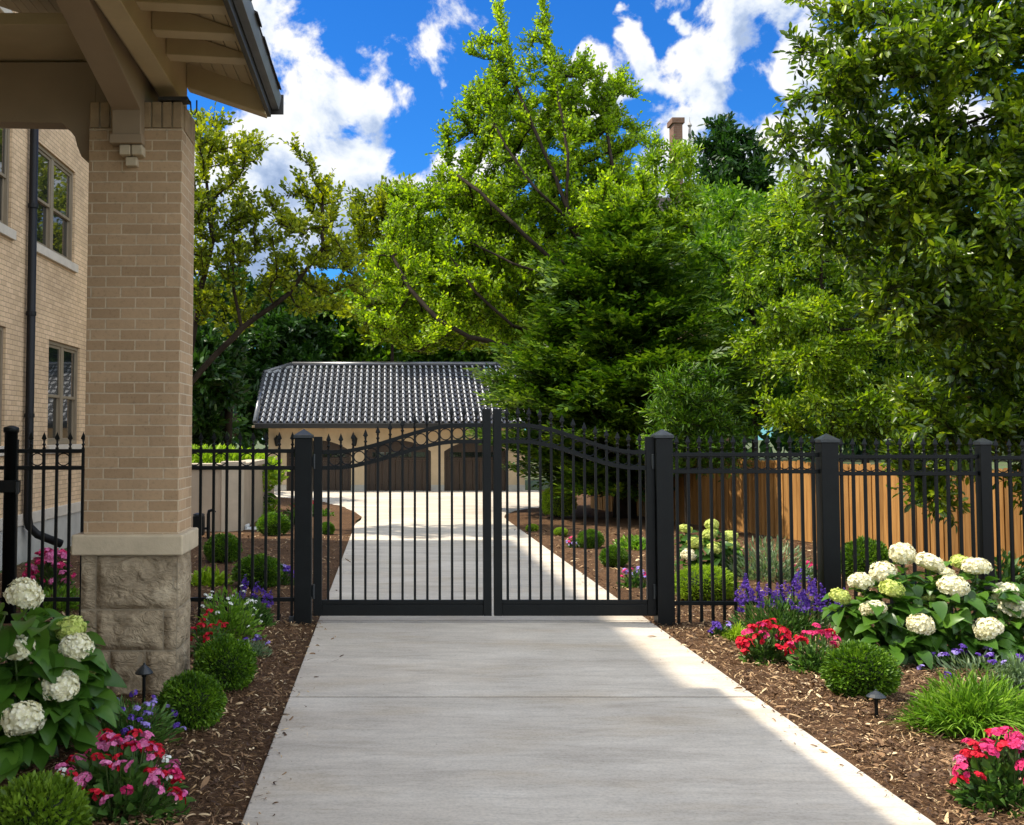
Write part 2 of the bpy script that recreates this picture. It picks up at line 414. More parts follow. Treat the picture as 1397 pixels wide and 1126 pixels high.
M['l_con'] = G_('conifer_spray', ((.006, .020, .002), (.045, .105, .005), (.22, .32, .018)), .25, None, .5, .3, .7)
M['l_yel'] = G_('yellow_green_leaf', ((.028, .065, .003), (.155, .27, .009), (.42, .53, .022)), .42, (1.45, 1.5, .4), .36, .4, .8)
M['l_glossy'] = G_('glossy_leaf', ((.016, .045, .004), (.105, .185, .009), (.33, .42, .022)), .45, (1.5, 1.5, .4), .30, .75, .9)

M['l_boxb'] = G_('bright_boxwood_leaf', ((.05, .10, .008), (.12, .21, .015), (.24, .36, .03)), .32, None, .45, .35, 8)
# ================================================================== GROUND, DRIVE, BEDS
YF = 10.6                                   # plane of the iron fence and gate
XL = G(437, 842).x; XR = G(875, 842).x      # drive edges
g = MB(); g.add([(-300, -60, -.05), (300, -60, -.05), (300, 500, -.05), (-300, 500, -.05)], [(0, 1, 2, 3)])
props(g.build('ground', M['ground']), kind='structure')

def slab(mb, poly, z0=-.12, z1=.022): mb.prism(poly, 2, z0, z1)
d = MB(); gap = .012
ys = [-6, -1.5, 2.6, G(640, 955).y, G(640, 852).y, YF + .12, 14.6, 18.6, 22.4]
for a, b_ in zip(ys[:-1], ys[1:]):
    slab(d, [(XL, a + gap), (XR, a + gap), (XR, b_ - gap), (XL, b_ - gap)])
# the drive beyond flares out into the apron before the garage
YA = G(493, 709).y; YG = G(541, 671).y
fl = [(XL, 22.4 + gap), (XR, 22.4 + gap)]
tipR = G(688, 707); tipL = G(492, 711)
rightc = [G(690, 703), G(702, 698.5), G(720, 695.5), G(738, 693.5), G(750, 692)]
leftc = [G(494, 706), G(484, 699), G(462, 691), G(430, 684), G(392, 680.5), G(366, 679)]
poly = fl + [(tipR.x, tipR.y)] + [(p.x, p.y) for p in rightc] + [(P(737, 671, YG).x, YG + .5), (-9.5, YG + .5), (-9.5, leftc[-1].y)] + [(p.x, p.y) for p in leftc[::-1]] + [(tipL.x, tipL.y)]
slab(d, poly)
props(MB().box(XL + .02, XR - .02, -5.5, 22.41, -.10, .0175).build('driveway_joints', simple('joint_filler', (.035, .03, .025), .95)), kind='structure')
props(d.build('driveway', M['concrete'], bevel=.008), kind='structure')

def bed(name, poly, res=.16, zc=0.0):
    """mulch sheet with an uneven surface, cut to the outline"""
    xs = [p[0] for p in poly]; ys_ = [p[1] for p in poly]
    bm = bmesh.new(); bm.faces.new([bm.verts.new((x, y, 0)) for x, y in poly])
    for ax, lo, hi in ((0, min(xs), max(xs)), (1, min(ys_), max(ys_))):
        k = lo + res
        while k < hi - res * .3:
            co = (k, 0, 0) if ax == 0 else (0, k, 0); no = (1, 0, 0) if ax == 0 else (0, 1, 0)
            bmesh.ops.bisect_plane(bm, geom=bm.verts[:] + bm.edges[:] + bm.faces[:], plane_co=co, plane_no=no, dist=1e-5); k += res
    for v in bm.verts: v.co.z = bedz(v.co.x, v.co.y) + zc
    bmesh.ops.recalc_face_normals(bm, faces=bm.faces)
    me = bpy.data.meshes.new(name); bm.to_mesh(me); bm.free()
    me.polygons.foreach_set('use_smooth', [True] * len(me.polygons))
    if me.polygons and me.polygons[0].normal.z < 0: me.flip_normals()
    return props(link(name, me, M['mulch']), kind='structure')
def bedz(x, y):
    e = min(abs(x - XL), abs(x - XR)); k = min(1, e / .5)
    return .004 + k * (.028 * mnoise.noise((x*1.1, y*1.1, 3)) + .016 * mnoise.noise((x*4.2, y*4.2, 7)) + .022)
XW = -5.35                                   # plane of the brick house's right wall
bed('mulch_bed_left', [(XL - .006, -1.0), (XL - .006, tipL.y)] + [(p.x, p.y) for p in leftc] + [(-9.4, leftc[-1].y - .1), (-9.4, 20.0), (XW + .3, 19.9), (XW + .3, -1)], .17)
bed('mulch_bed_right', [(XR + .006, -1.0), (11.5, -1), (11.5, YG + .45), (P(737, 671, YG).x + .02, YG + .45)] + [(p.x, p.y) for p in rightc[::-1]] + [(tipR.x, tipR.y), (XR + .006, 22.3)], .17)

# shredded bark lying on the beds: curled strips
def chips(n, zone, smin, smax):
    x = rng.uniform(zone[0], zone[1], n); y = zone[2] + (zone[3] - zone[2]) * rng.uniform(0, 1, n) ** 1.35
    ok = (x < XL - .02) | (x > XR + .02)
    near = ((x > XL - .35) & (x < XL)) | ((x < XR + .35) & (x > XR)); over = near & (rng.uniform(size=n) < .035)
    x = np.where(over, np.where(x < .9, XL + rng.exponential(.05, n), XR - rng.exponential(.05, n)), x); ok = ok | over
    x = x[ok]; y = y[ok]; n = len(x)
    z = np.array([bedz(a, b_) for a, b_ in zip(x, y)]) + rng.uniform(.004, .022, n)
    z = np.where((x > XL) & (x < XR), .027, z)
    L = rng.uniform(smin, smax, n) * rng.choice([.6, 1, 1.5], n, p=[.5, .4, .1]); w = L * rng.uniform(.03, .085, n)
    a = rng.uniform(0, 2*np.pi, n); curl = rng.normal(0, 1.5, n); tilt = rng.normal(0, .25, n); K = 5
    t = np.linspace(-.5, .5, K); ang = a[:, None] + curl[:, None] * t[None] * 2
    dx = np.cos(ang) * (L[:, None] / K); dy = np.sin(ang) * (L[:, None] / K)
    cx_ = x[:, None] + np.cumsum(dx, 1); cy_ = y[:, None] + np.cumsum(dy, 1)
    cz = z[:, None] + np.abs(t)[None] * 0 + tilt[:, None] * t[None] * L[:, None] + .004 * np.cos(t*3)[None]
    taper = np.array([.35, 1, 1, .9, .25])
    ox = -np.sin(ang) * w[:, None] * taper; oy = np.cos(ang) * w[:, None] * taper
    rollz = rng.normal(0, .5, n)[:, None] * w[:, None] * taper
    V = np.stack([np.stack([cx_ - ox, cy_ - oy, cz - rollz], -1), np.stack([cx_ + ox, cy_ + oy, cz + rollz], -1)], 2).reshape(n, 2*K, 3)
    f0 = np.array([[2*i, 2*i+2, 2*i+3, 2*i+1] for i in range(K-1)])
    return V.reshape(-1, 3), (f0[None] + (np.arange(n) * 2*K)[:, None, None]).reshape(-1, 4)
V, Fa = cat_mesh([chips(32000, (-3.4, XL, 4.2, 11.2), .02, .085), chips(46000, (XR, 5.6, 4.2, 11.2), .02, .085),
                  chips(3500, (-5.0, XL, 11.2, 20), .05, .13), chips(5500, (XR, 7.5, 11.2, 21), .05, .13)])
props(link('bark_mulch', np_mesh('bark_mulch', V, Fa), M['chips']), kind='stuff', label='shredded brown bark mulch strewn over the planting beds')

# ================================================================== IRON FENCE AND GATE
KP = .0262
def z_at(py, Y=YF, px=660): return P(px, py, Y).z
ZR1, ZR2, ZR3 = z_at(615.5), z_at(638.5), z_at(818)
def finial_mesh():
    f = MB()
    f.lathe([(.009, 0), (.011, .018), (.017, .024), (.017, .032), (.010, .038), (.009, .055), (.013, .06), (.013, .066), (.008, .07)], n=8)
    f.add([(-.010, -.006, .07), (.010, -.006, .07), (.010, .006, .07), (-.010, .006, .07), (-.024, -.008, .085), (.024, -.008, .085), (.024, .008, .085), (-.024, .008, .085), (0, 0, .15)],
          [(0,1,5,4), (1,2,6,5), (2,3,7,6), (3,0,4,7), (4,5,8), (5,6,8), (6,7,8), (7,4,8), (3,2,1,0)])
    return f.mesh('finial')
FIN = finial_mesh(); FIN.materials.append(M['iron'])
def picket_mesh(z0, z1, w=KP/2):
    b_ = MB().box(-w, w, -w, w, z0, z1); me = b_.mesh('picket'); me.materials.append(M['iron']); return me
def ring_mesh(r):
    me = MB().torus((0, 0, 0), r, .0055).mesh('ring'); me.materials.append(M['iron']); return me
def post_parts(root, x, y, w, z0, z1, name='post', cap=True, capw=None):
    p = MB().box(x-w/2, x+w/2, y-w/2, y+w/2, z0, z1).build(name, M['iron'], root, bevel=.005)
    if cap:
        c = MB(); k = (capw or w*1.14) / 2
        c.box(x-k, x+k, y-k, y+k, z1, z1+.03)
        c.add([(x-k*.96, y-k*.96, z1+.031), (x+k*.96, y-k*.96, z1+.031), (x+k*.96, y+k*.96, z1+.031), (x-k*.96, y+k*.96, z1+.031), (x, y, z1+.031+k*.62)], [(0,1,4), (1,2,4), (2,3,4), (3,0,4), (3,2,1,0)])
        c.build('cap', M['iron_worn'], p, bevel=.003)
    return p
def panel(root, xs, x0, x1, dz=0.0, rings='all'):
    h = .017
    for zz, hh in ((ZR1, .019), (ZR2, .019), (ZR3, .019)):
        MB().box(x0, x1, YF - h, YF + h, zz - hh + dz, zz + hh + dz).build('rail', M['iron'], root, bevel=.003)
    pm = picket_mesh(.02 + dz, ZR1 + .035 + dz)
    base = wloc(root)
    for i, x in enumerate(xs):
        o = link('picket', pm, None, root, Vector((x, YF, 0)) - base)
        link('finial', FIN, None, o, Vector((0, 0, ZR1 + .035 + dz)))
    rm = ring_mesh((ZR1 - ZR2) / 2 - .022)
    for i in range(len(xs) - 1):
        if rings == 'all' or i % 2 == 0:
            link('ring', rm, None, root, Vector(((xs[i] + xs[i+1]) / 2, YF, (ZR1 + ZR2) / 2 + dz)) - base)
def xa(px, py=720): return P(px, py, YF).x
# left run: passes behind the brick pillar
pz0 = -.1
glx = xa(414); grx = xa(905); pw = sc(YF) * 23
fl_ = thing('iron_fence', 'black iron picket fence with spear tips, running behind the brick pillar to the gate', 'fence', (glx - 1.5, YF, 0))
xs = [xa(398.5 - 17.9 * i) for i in range(21)]
xs = [x for x in xs if x > xa(38)]
panel(fl_, sorted(xs), xa(21), glx - pw/2 + .002, 0, 'alt')
xs0 = xa(13)
pp = MB(); pp.lathe([(.062, -.1), (.062, 1.83), (.072, 1.835), (.074, 1.875), (.066, 1.885), (.02, 1.9)], (xs0, YF, 0), 16)
rp = pp.build('post', M['iron'], fl_)
for p in rp.data.polygons: p.use_smooth = abs(p.normal.z) < .5
MB().box(xa(18.5), xa(23), YF-.025, YF+.025, .02, ZR1+.11).build('hinge_stile', M['iron'], fl_, bevel=.003)
hb = MB().box(xs0-.085, xa(29), YF-.085, YF-.03, z_at(672), z_at(655)).build('hinge_block', M['iron'], fl_, bevel=.006)
MB().box(xa(25), xa(29.5), YF-.10, YF-.087, z_at(674), z_at(657)).build('latch', M['iron_worn'], hb, bevel=.004)
xs = [xa(-14 - 17.9*i) for i in range(6)]
panel(fl_, sorted(xs), xa(-120), xa(6), 0, 'alt')
# right run
fr_ = thing('iron_fence', 'black iron picket fence with spear tips, running right from the gate before the cedar fence', 'fence', (grx + 2, YF, 0))
pR1, pR2 = xa(1130), xa(1344)
def spaced(a, b_, n): return [a + (b_ - a) * (i + .5) / n for i in range(n)]
dzr = -.035
panel(fr_, spaced(grx + pw/2, pR1 - .08, 13), grx + pw/2 - .002, pR1 - .078, dzr)
panel(fr_, spaced(pR1 + .08, pR2 - .06, 12), pR1 + .078, pR2 - .058, dzr - .02)
panel(fr_, spaced(pR2 + .06, pR2 + 1.6, 12), pR2 + .058, pR2 + 1.6, dzr - .03)
post_parts(fr_, pR1, YF, .165, -.1, z_at(604)); post_parts(fr_, pR2, YF, .108, -.1, z_at(607))
post_parts(fr_, pR2 + 1.68, YF, .125, -.1, z_at(607))
# gate posts
for x, lab in ((glx, 'square black gate post with pyramid cap, left of the double gate'), (grx, 'square black gate post with pyramid cap, right of the double gate')):
    t = thing('gate_post', lab, 'gate post', (x, YF, 0), 'gate posts')
    post_parts(t, x, YF, pw, -.1, z_at(598))
    s = 1 if x < 0.5 else -1
    for zz in (ZR1 - .10, .32):
        hn = MB(); hn.box(min(x + s*pw/2, x + s*(pw/2+.028)), max(x + s*pw/2, x + s*(pw/2+.028)), YF-.03, YF+.03, zz-.05, zz+.05)
        hn.tube([(x + s*(pw/2+.02), YF-.035, zz-.07), (x + s*(pw/2+.02), YF-.035, zz+.07)], .014, 8)
        hn.build('hinge', M['iron_worn'], t, bevel=.003)
    if s == 1:   # little drop-bolt housing at the foot
        MB().box(x - pw/2 - .05, x - pw/2 + .0, YF-.05, YF+.03, 0, .085).build('bolt_housing', M['iron_worn'], t, bevel=.005)
# gate leaves
def sstep(t): return t*t*(3-2*t)
def leaf(side):
    if side < 0: xh0, xh1, xl0, xl1 = xa(427.7), xa(439.5), xa(658.8), xa(670)
    else: xh0, xh1, xl0, xl1 = xa(893.3), xa(881.5), xa(684.6), xa(673.2)
    lab = 'left leaf of the black iron driveway gate, its arched top rising towards the middle' if side < 0 else 'right leaf of the black iron driveway gate, its arched top falling away from the middle'
    t = thing('gate_leaf', lab, 'gate', (xh0, YF, 0), 'leaves of the double driveway gate')
    hd = .028
    def bx(a, b_, y, z0, z1, nm, bv=.004): return MB().box(min(a, b_), max(a, b_), YF - y, YF + y, z0, z1).build(nm, M['iron'], t, bevel=bv)
    zb0, zb1, zb2 = z_at(840), z_at(824.5), z_at(818.5)
    bx(xh0, xh1, hd, zb0, z_at(596), 'stile'); bx(xl0, xl1, hd, zb0, z_at(558), 'stile')
    bx(xh1, xl0, hd - .005, zb0, zb1, 'bottom_rail'); bx(xh1, xl0, .019, zb1 + .002, zb2, 'bottom_rail')
    zu0, zu1 = z_at(617), z_at(580.5); zd0, zd1 = z_at(638.5), z_at(602.5)
    def top(tt): return zu0 + (zu1 - zu0) * sstep(min(1, max(0, (tt - .06) / .80)))
    def low(tt): return zd0 + (zd1 - zd0) * sstep(min(1, max(0, (tt - .06) / .80)))
    N = 28
    for fn in (top, low):
        m_ = MB(); V = []; Fs = []
        for i in range(N + 1):
            tt = i / N; x = xh1 + (xl0 - xh1) * tt; z = fn(tt)
            V += [(x, YF-.019, z-.019), (x, YF+.019, z-.019), (x, YF+.019, z+.019), (x, YF-.019, z+.019)]
        for i in range(N):
            for k in range(4): Fs.append((4*i+k, 4*i+(k+1) % 4, 4*i+4+(k+1) % 4, 4*i+4+k))
        Fs += [(0, 1, 2, 3), (4*N+3, 4*N+2, 4*N+1, 4*N)]
        me_ = m_.add(V, Fs)
        o = m_.build('top_rail', M['iron'], t); bm = bmesh.new(); bm.from_mesh(o.data); bmesh.ops.recalc_face_normals(bm, faces=bm.faces); bm.to_mesh(o.data); bm.free()
    n = 13; xs = spaced(xh1, xl0, n); rm = ring_mesh((zu0 - zd0)/2 - .022)
    for i, x in enumerate(xs):
        tt = (x - xh1) / (xl0 - xh1); zt = top(tt) + .03
        o = link('picket', picket_mesh(zb2 - .004, zt, .0115), None, t, Vector((x, YF, 0)) - wloc(t))
        link('finial', FIN, None, o, Vector((0, 0, zt)))
        if i < n - 1:
            x2 = (x + xs[i+1]) / 2; t2 = (x2 - xh1) / (xl0 - xh1)
            link('ring', rm, None, t, Vector((x2, YF, (top(t2) + low(t2)) / 2)) - wloc(t))
leaf(-1); leaf(1)

# ================================================================== BRICK PILLAR AND PORCH ROOF
PY0 = 7.7; PY1 = 8.22
bx0, bx1 = P(114, 640, PY0).x, P(243.5, 640, PY0).x
sx0, sx1 = P(109.5, 840, PY0).x, P(241.5, 840, PY0).x - .0
ztop = P(245, 138, PY0).z; zcap1 = P(240, 729, PY0).z; zcap0 = P(240, 757, PY0).z
pil = thing('porch_pillar', 'tan brick porch pillar on a rock-faced stone base with a projecting stone ledge', 'pillar', ((bx0+bx1)/2, (PY0+PY1)/2, 0))
MB().box(bx0, bx1, PY0 + .02, PY1, zcap1 - .01, ztop - .19).build('brick_shaft', M['brick'], pil, bevel=.004)
# soldier course on top: upright bricks
sd = MB(); n = 9
for i in range(n):
    a = bx0 + (bx1 - bx0) * i / n; b_ = bx0 + (bx1 - bx0) * (i + 1) / n
    sd.box(a + .005, b_ - .005, PY0 + .016, PY0 + .11, ztop - .185, ztop)
for i in range(7):
    a = PY0 + .12 + (PY1 - PY0 - .12) * i / 7; b_ = PY0 + .12 + (PY1 - PY0 - .12) * (i + 1) / 7
    sd.box(bx1 - .095, bx1 + .004, a + .004, b_ - .006, ztop - .185, ztop); sd.box(bx0 - .004, bx0 + .095, a + .004, b_ - .006, ztop - .185, ztop)
sd.build('soldier_course', simple('soldier_brick', (.34, .24, .14), .9, .2, 8, 0, .2, .3), pil, bevel=.005)
MB().box(bx0 + .012, bx1 - .012, PY0 + .03, PY1 - .012, ztop - .188, ztop - .006).build('mortar_core', M['mortar'], pil)
cp = MB(); e = .035
cp.box(sx0 - .055, sx1 + .045, PY0 - .06, PY1 + .06, zcap0, zcap1)
cpo = cp.build('ledge_stone', M['stone_cap'], pil, bevel=.012)
def rocky(mb, x0, x1, y, z0, z1, axis, sign, seed, amp=.03):
    """one rock-faced block face: a grid pushed outward with a pitched edge"""
    nx = max(4, int((x1 - x0) / .022)); nz = max(4, int((z1 - z0) / .022)); V = []; Fs = []
    for j in range(nz + 1):
        for i in range(nx + 1):
            u = i / nx; w = j / nz; a = x0 + (x1 - x0) * u; z = z0 + (z1 - z0) * w
            edge = min(1, min(u * (x1-x0), (1-u) * (x1-x0), w * (z1-z0), (1-w) * (z1-z0)) / .05)
            q = Vector((a*3.1 + seed, z*3.1, seed*1.7))
            dsp = (.35 + .5*mnoise.noise(q) + .4*mnoise.noise(q*2.6 + Vector((5, 2, 1))) + .3*abs(mnoise.noise(q*5.5)) + .16*mnoise.noise(q*11)) * amp * edge ** .6
            dsp = max(-.004, dsp)
            V.append((a, y + sign * dsp, z) if axis == 1 else (y + sign * dsp, a, z))
    for j in range(nz):
        for i in range(nx):
            q = (j*(nx+1)+i, j*(nx+1)+i+1, (j+1)*(nx+1)+i+1, (j+1)*(nx+1)+i)
            Fs.append(q if (axis == 1) == (sign < 0) else q[::-1])
    mb.add(V, Fs)
rb = MB(); rb.smooth = True
rowz = [-.1, P(240, 888, PY0).z, P(240, 832, PY0).z, zcap0 - .004]
def fx(px, py): return P(px, py, PY0).x
splits = [[fx(150, 915), fx(198, 915)], [fx(131, 860), fx(223, 860)], [fx(131, 790)]]
for r_ in range(3):
    xs_ = [sx0] + [v for v in splits[r_]] + [sx1]
    for i in range(len(xs_) - 1):
        rocky(rb, xs_[i] + .004, xs_[i+1] - .004, PY0, rowz[r_] + .005, rowz[r_+1] - .005, 1, -1, r_*3 + i*7.3, .075)
    ysp = [PY0, PY0 + (.22 if r_ == 1 else .52), PY1] if r_ == 1 else [PY0, PY1]
    for i in range(len(ysp) - 1):
        rocky(rb, ysp[i] + .006, ysp[i+1] - .006, sx1, rowz[r_] + .005, rowz[r_+1] - .005, 0, 1, r_*5 + i*3 + 40, .035)
        rocky(rb, ysp[i] + .006, ysp[i+1] - .006, sx0, rowz[r_] + .005, rowz[r_+1] - .005, 0, -1, r_*5 + i*3 + 70, .02)
sb = rb.build('stone_base', M['rock'], pil)
MB().box(sx0 + .002, sx1 - .002, PY0 + .003, PY1 - .002, -.12, zcap0 - .002).build('mortar_joint', M['mortar'], sb)

por = thing('porch_roof', 'tan timber porch roof with exposed rafter tails and an arched beam resting on the brick pillar', 'porch roof', (-3.2, 4, 4.2))
# curved beam over the pillar, running towards the camera
bxa, bxb = P(157, 190, PY0).x, P(196, 190, PY0).x
zb = P(180, 197, PY0).z
arch = [(PY0 + .0, zb), (PY0 + .0, zb + .19)]
Yc = [7.45, 7.1, 6.7, 6.26, 5.6, 4.8, 3.6, 2.2, 0.5, -2.0]
ztg = {7.68: P(175, 150, 7.68).z, 6.26: P(95, 0, 6.26).z}
zA, zB = P(175, 150, 7.6).z, P(95, 0, 6.26).z
def archz(y): return zA + (zB - zA) * (7.6 - y) / 1.34 if y > 5.5 else zA + (zB - zA) * (7.6 - 5.5) / 1.34 + .05 * (5.5 - y)
prof = [(PY1 + .02, zb), (PY0 - .09, zb), (PY0 - .10, zb + .17), (7.6, zA)] + [(y, archz(y)) for y in Yc] + [(-2.0, 5.1), (PY1 + .02, 5.1)]
MB().prism(prof, 0, bxa, bxb).build('arched_beam', M['wood_brown'], por, bevel=.006)
MB().box(bxa - .012, bxb + .012, PY0 - .115, PY0 - .0, zb - .02, zb + .045).build('beam_shoe', M['wood_brown'], por, bevel=.005)
cb = MB()
for i in range(2): cb.box(bxa + .05 + i*.085, bxa + .128 + i*.085, PY0 - .085, PY0 + .03, zb - .095, zb - .024)
cb.box(bxa + .085, bxa + .165, PY0 - .045, PY0 + .03, zb - .165, zb - .10)
cb.build('corbel', M['stone_cap'], pil, bevel=.008)
# outer plate beam, seen from below beside the arched beam
px0, px1 = P(222, 120, 8.0).x, P(228, 105, 7.5).x
zpl = P(222, 131, 8.0).z
MB().box(bxb + .004, px1 - .145, -2, PY1 + .10, zpl + .05, 5.0).build('plate_beam', M['wood_tan'], por, bevel=.005)
MB().box(px1 - .142, px1, -2, PY1 + .04, zpl - .02, 5.0).build('fascia_beam', M['wood_tan'], por, bevel=.006)
# roof falls to the right; everything above slopes with it
xe = P(372, 140, 8.3).x; slope = math.tan(R(19))
zeave = P(366, 128, 8.3).z
def roofz(x): return zeave + (xe - x) * slope
xr = -7.2
def sloped(x0, x1, y0, y1, zo0, zo1):
    m_ = MB(); V = [(x0, y0, roofz(x0)+zo0), (x1, y0, roofz(x1)+zo0), (x1, y1, roofz(x1)+zo0), (x0, y1, roofz(x0)+zo0),
                    (x0, y0, roofz(x0)+zo1), (x1, y0, roofz(x1)+zo1), (x1, y1, roofz(x1)+zo1), (x0, y1, roofz(x0)+zo1)]
    return m_.add(V, [(0,3,2,1),(4,5,6,7),(0,1,5,4),(1,2,6,5),(2,3,7,6),(3,0,4,7)])
xt = xe - .105
y = 8.16
# barge rafter at the end, then tails towards the camera
sloped(px1 + .002, xt + .06, 8.20, 8.34, -.20, -.012).build('barge_rafter', M['wood_tan'], por, bevel=.006)
for yy in [7.52, 7.06, 6.6, 6.1, 5.6, 5.1, 4.6, 4.1, 3.6, 3.1, 2.6, 2.1]:
    m_ = MB(); zt_ = roofz(px1) - .05
    x1_ = xt + .015
    V = [(px1+.002, yy-.08, zt_-.17), (x1_, yy-.08, zt_-.17-.03), (x1_, yy+.06, zt_-.17-.03), (px1+.002, yy+.06, zt_-.17),
         (px1+.002, yy-.08, roofz(px1)-.024), (x1_, yy-.08, roofz(x1_)-.024), (x1_, yy+.06, roofz(x1_)-.024), (px1+.002, yy+.06, roofz(px1)-.024)]
    m_.add(V, [(0,3,2,1),(4,5,6,7),(0,1,5,4),(1,2,6,5),(2,3,7,6),(3,0,4,7)]).build('rafter_tail', M['wood_tan'], por, bevel=.006)
sf = MB(); xx = xe - .05; bw_ = .095
while xx > -5.3:
    a, b_ = xx - bw_ + .006, xx
    V = [(a, -2, roofz(a)-.02), (b_, -2, roofz(b_)-.02), (b_, 8.38, roofz(b_)-.02), (a, 8.38, roofz(a)-.02), (a, -2, roofz(a)-.002), (b_, -2, roofz(b_)-.002), (b_, 8.38, roofz(b_)-.002), (a, 8.38, roofz(a)-.002)]
    sf.add(V, [(0,3,2,1),(4,5,6,7),(0,1,5,4),(1,2,6,5),(2,3,7,6),(3,0,4,7)]); xx -= bw_
sf.build('soffit', M['wood_tan'], por)
sh = sloped(-5.32, xe + .05, -2, 8.44, .0, .05).build('shingle_roof', M['shingle'], por, bevel=.004)
# ragged shingle edge along the eave
rg = MB(); yy = -1.9
while yy < 8.4:
    w_ = random.uniform(.14, .24); o_ = random.uniform(.0, .025); hh = random.uniform(.05, .066)
    V = [(xe-.12, yy, roofz(xe-.12)+.052), (xe+.055+o_, yy, roofz(xe+.055+o_)+.012), (xe+.055+o_, min(8.43, yy+w_-.008), roofz(xe+.055+o_)+.012), (xe-.12, min(8.43, yy+w_-.008), roofz(xe-.12)+.052)]
    V += [(a, b_, c + .014) for a, b_, c in V]
    rg.add(V, [(0,3,2,1),(4,5,6,7),(0,1,5,4),(1,2,6,5),(2,3,7,6),(3,0,4,7)]); yy += w_
rg.build('shingle_edge', M['shingle'], sh)
MB().box(xe - .05, xe - .018, -2, 8.36, zeave - .165, zeave + .012).build('fascia_board', M['fascia_dark'], por, bevel=.003)
gt = MB(); gp = [(xe - .014, zeave - .10), (xe + .04, zeave - .10), (xe + .055, zeave - .03), (xe + .06, zeave + .0), (xe + .05, zeave + .0), (xe + .045, zeave - .028), (xe + .032, zeave - .088), (xe - .014, zeave - .088)]
gt.prism(gp, 1, -2, 8.38)
gto = gt.build('gutter', M['fascia_grey'], por, bevel=.002)
MB().box(xe - .04, xe + .075, 8.383, 8.40, zeave - .135, zeave + .02).build('end_cap', M['fascia_dark'], gto, bevel=.004)
# cross beam at the far end of the porch, arching down onto the pillar
zc0, zc1 = P(60, 169, PY0 + .2).z, P(60, 86, PY0 + .2).z
zh = P(118, 224, PY0 + .2).z
pr = [(-5.3, zc0 + .05), (P(85, 172, 7.9).x, zc0)] + [(P(q, w, 7.9).x, P(q, w, 7.9).z) for q, w in ((96, 178), (103, 188), (106, 200), (112, 215))] + [(bx0 + .001, zh), (bx0 + .001, zc1), (-5.3, zc1)]
MB().prism(pr, 1, PY0 + .18, PY0 + .36).build('cross_beam', M['wood_brown'], por, bevel=.006)
MB().box(bx0 + .001, bxa - .002, PY0 + .18, PY0 + .355, ztop + .002, zc1 - .002).build('beam_block', M['wood_brown'], por)
MB().box(-5.3, bxa - .01, 7.2, PY0 + .42, zc1 + .02, zc1 + .10).build('ceiling_board', M['wood_tan'], por, bevel=.004)
for yy in (6.75, 5.6, 4.4, 3.2):
    MB().box(-5.3, bxa - .008, yy - .10, yy + .10, zc1 + .13, zc1 + .36).build('ceiling_beam', M['wood_tan'], por, bevel=.005)
cl = MB(); yy = -2.0
while yy < 7.19:
    cl.box(-5.3, bxa - .008, yy, yy + .112, zc1 + .25, zc1 + .27); yy += .118
cl.build('ceiling', M['wood_tan'], por)
hk = MB()
hk.tube([(bx1 + .02, PY0 + .05, ztop + .03), (bx1 + .05, PY0 + .05, ztop + .01), (bx1 + .055, PY0 + .05, ztop - .06), (bx1 + .075, PY0 + .05, ztop - .085), (bx1 + .095, PY0 + .05, ztop - .06), (bx1 + .095, PY0 + .05, ztop + .02)], .006, 6)
hk.box(bx1 - .17, bx1 + .04, PY0 - .01, PY0 + .10, ztop + .004, ztop + .03)
hk.build('wire_hook', M['fascia_dark'], por)

# ================================================================== BRICK HOUSE
HY1 = 19.75; HZ = 9.9
hs = thing('brick_house', 'tall tan brick house with paired sash windows and a black downspout', 'house', (XW - 5, 12, 0))
def wy(px, py): return PX(px, py, XW).y
def wz(px, py): return PX(px, py, XW).z
up_a, up_b = wy(44, 260), wy(102, 290); uz0, uz1 = wz(44, 330), wz(44, 186)
lo_a, lo_b = wy(65.5, 540), wy(108, 560); lz0, lz1 = wz(67, 607), wz(67, 463)
wins = [(up_a, up_b, uz0, uz1), (lo_a, lo_b, lz0, lz1)]
wA = wy(15, 300); wins += [(wA - 2.2, wA, uz0, uz1), (wA - 2.3, wA - .12, lz0, lz1)]
wins += [(9.5, 11.6, uz0, uz1), (9.5, 11.6, lz0, lz1)] + [(a, b_, uz0 + 3.05, uz0 + 4.3) for a, b_ in ((up_a, up_b), (wA - 2.2, wA), (9.5, 11.6))]
zband0, zband1 = wz(50, 712), wz(50, 697)
ycut = sorted(set([-6, HY1] + [v for w in wins for v in w[:2]])); zcut = sorted(set([zband1 - .02, HZ] + [v for w in wins for v in w[2:]]))
wm = MB()
for a, b_ in zip(ycut[:-1], ycut[1:]):
    for c, d_ in zip(zcut[:-1], zcut[1:]):
        if any(w[0] <= (a+b_)/2 <= w[1] and w[2] <= (c+d_)/2 <= w[3] for w in wins): continue
        wm.add([(XW, a, c), (XW, b_, c), (XW, b_, d_), (XW, a, d_)], [(0, 1, 2, 3)])
RV = .13
for a, b_, c, d_ in wins:
    wm.add([(XW, a, c), (XW, b_, c), (XW, b_, d_), (XW, a, d_), (XW-RV, a, c), (XW-RV, b_, c), (XW-RV, b_, d_), (XW-RV, a, d_)], [(0,4,5,1), (1,5,6,2), (2,6,7,3), (3,7,4,0)])
wm.add([(XW, HY1, -.1), (XW-11, HY1, -.1), (XW-11, HY1, HZ), (XW, HY1, HZ), (XW-11, -6, -.1), (XW-11, -6, HZ), (XW, -6, -.1), (XW, -6, HZ)], [(0,1,2,3), (1,4,5,2), (4,6,7,5)])
wm.build('brick_wall', M['brick_h'], hs)
MB().box(XW - .05, XW + .035, -6, HY1 + .03, zband0, zband1).build('stone_band', M['trim'], hs, bevel=.008)
MB().box(XW - .05, XW + .012, -6, HY1 + .01, -.15, zband0 - .003).build('foundation', M['conc_f'], hs)
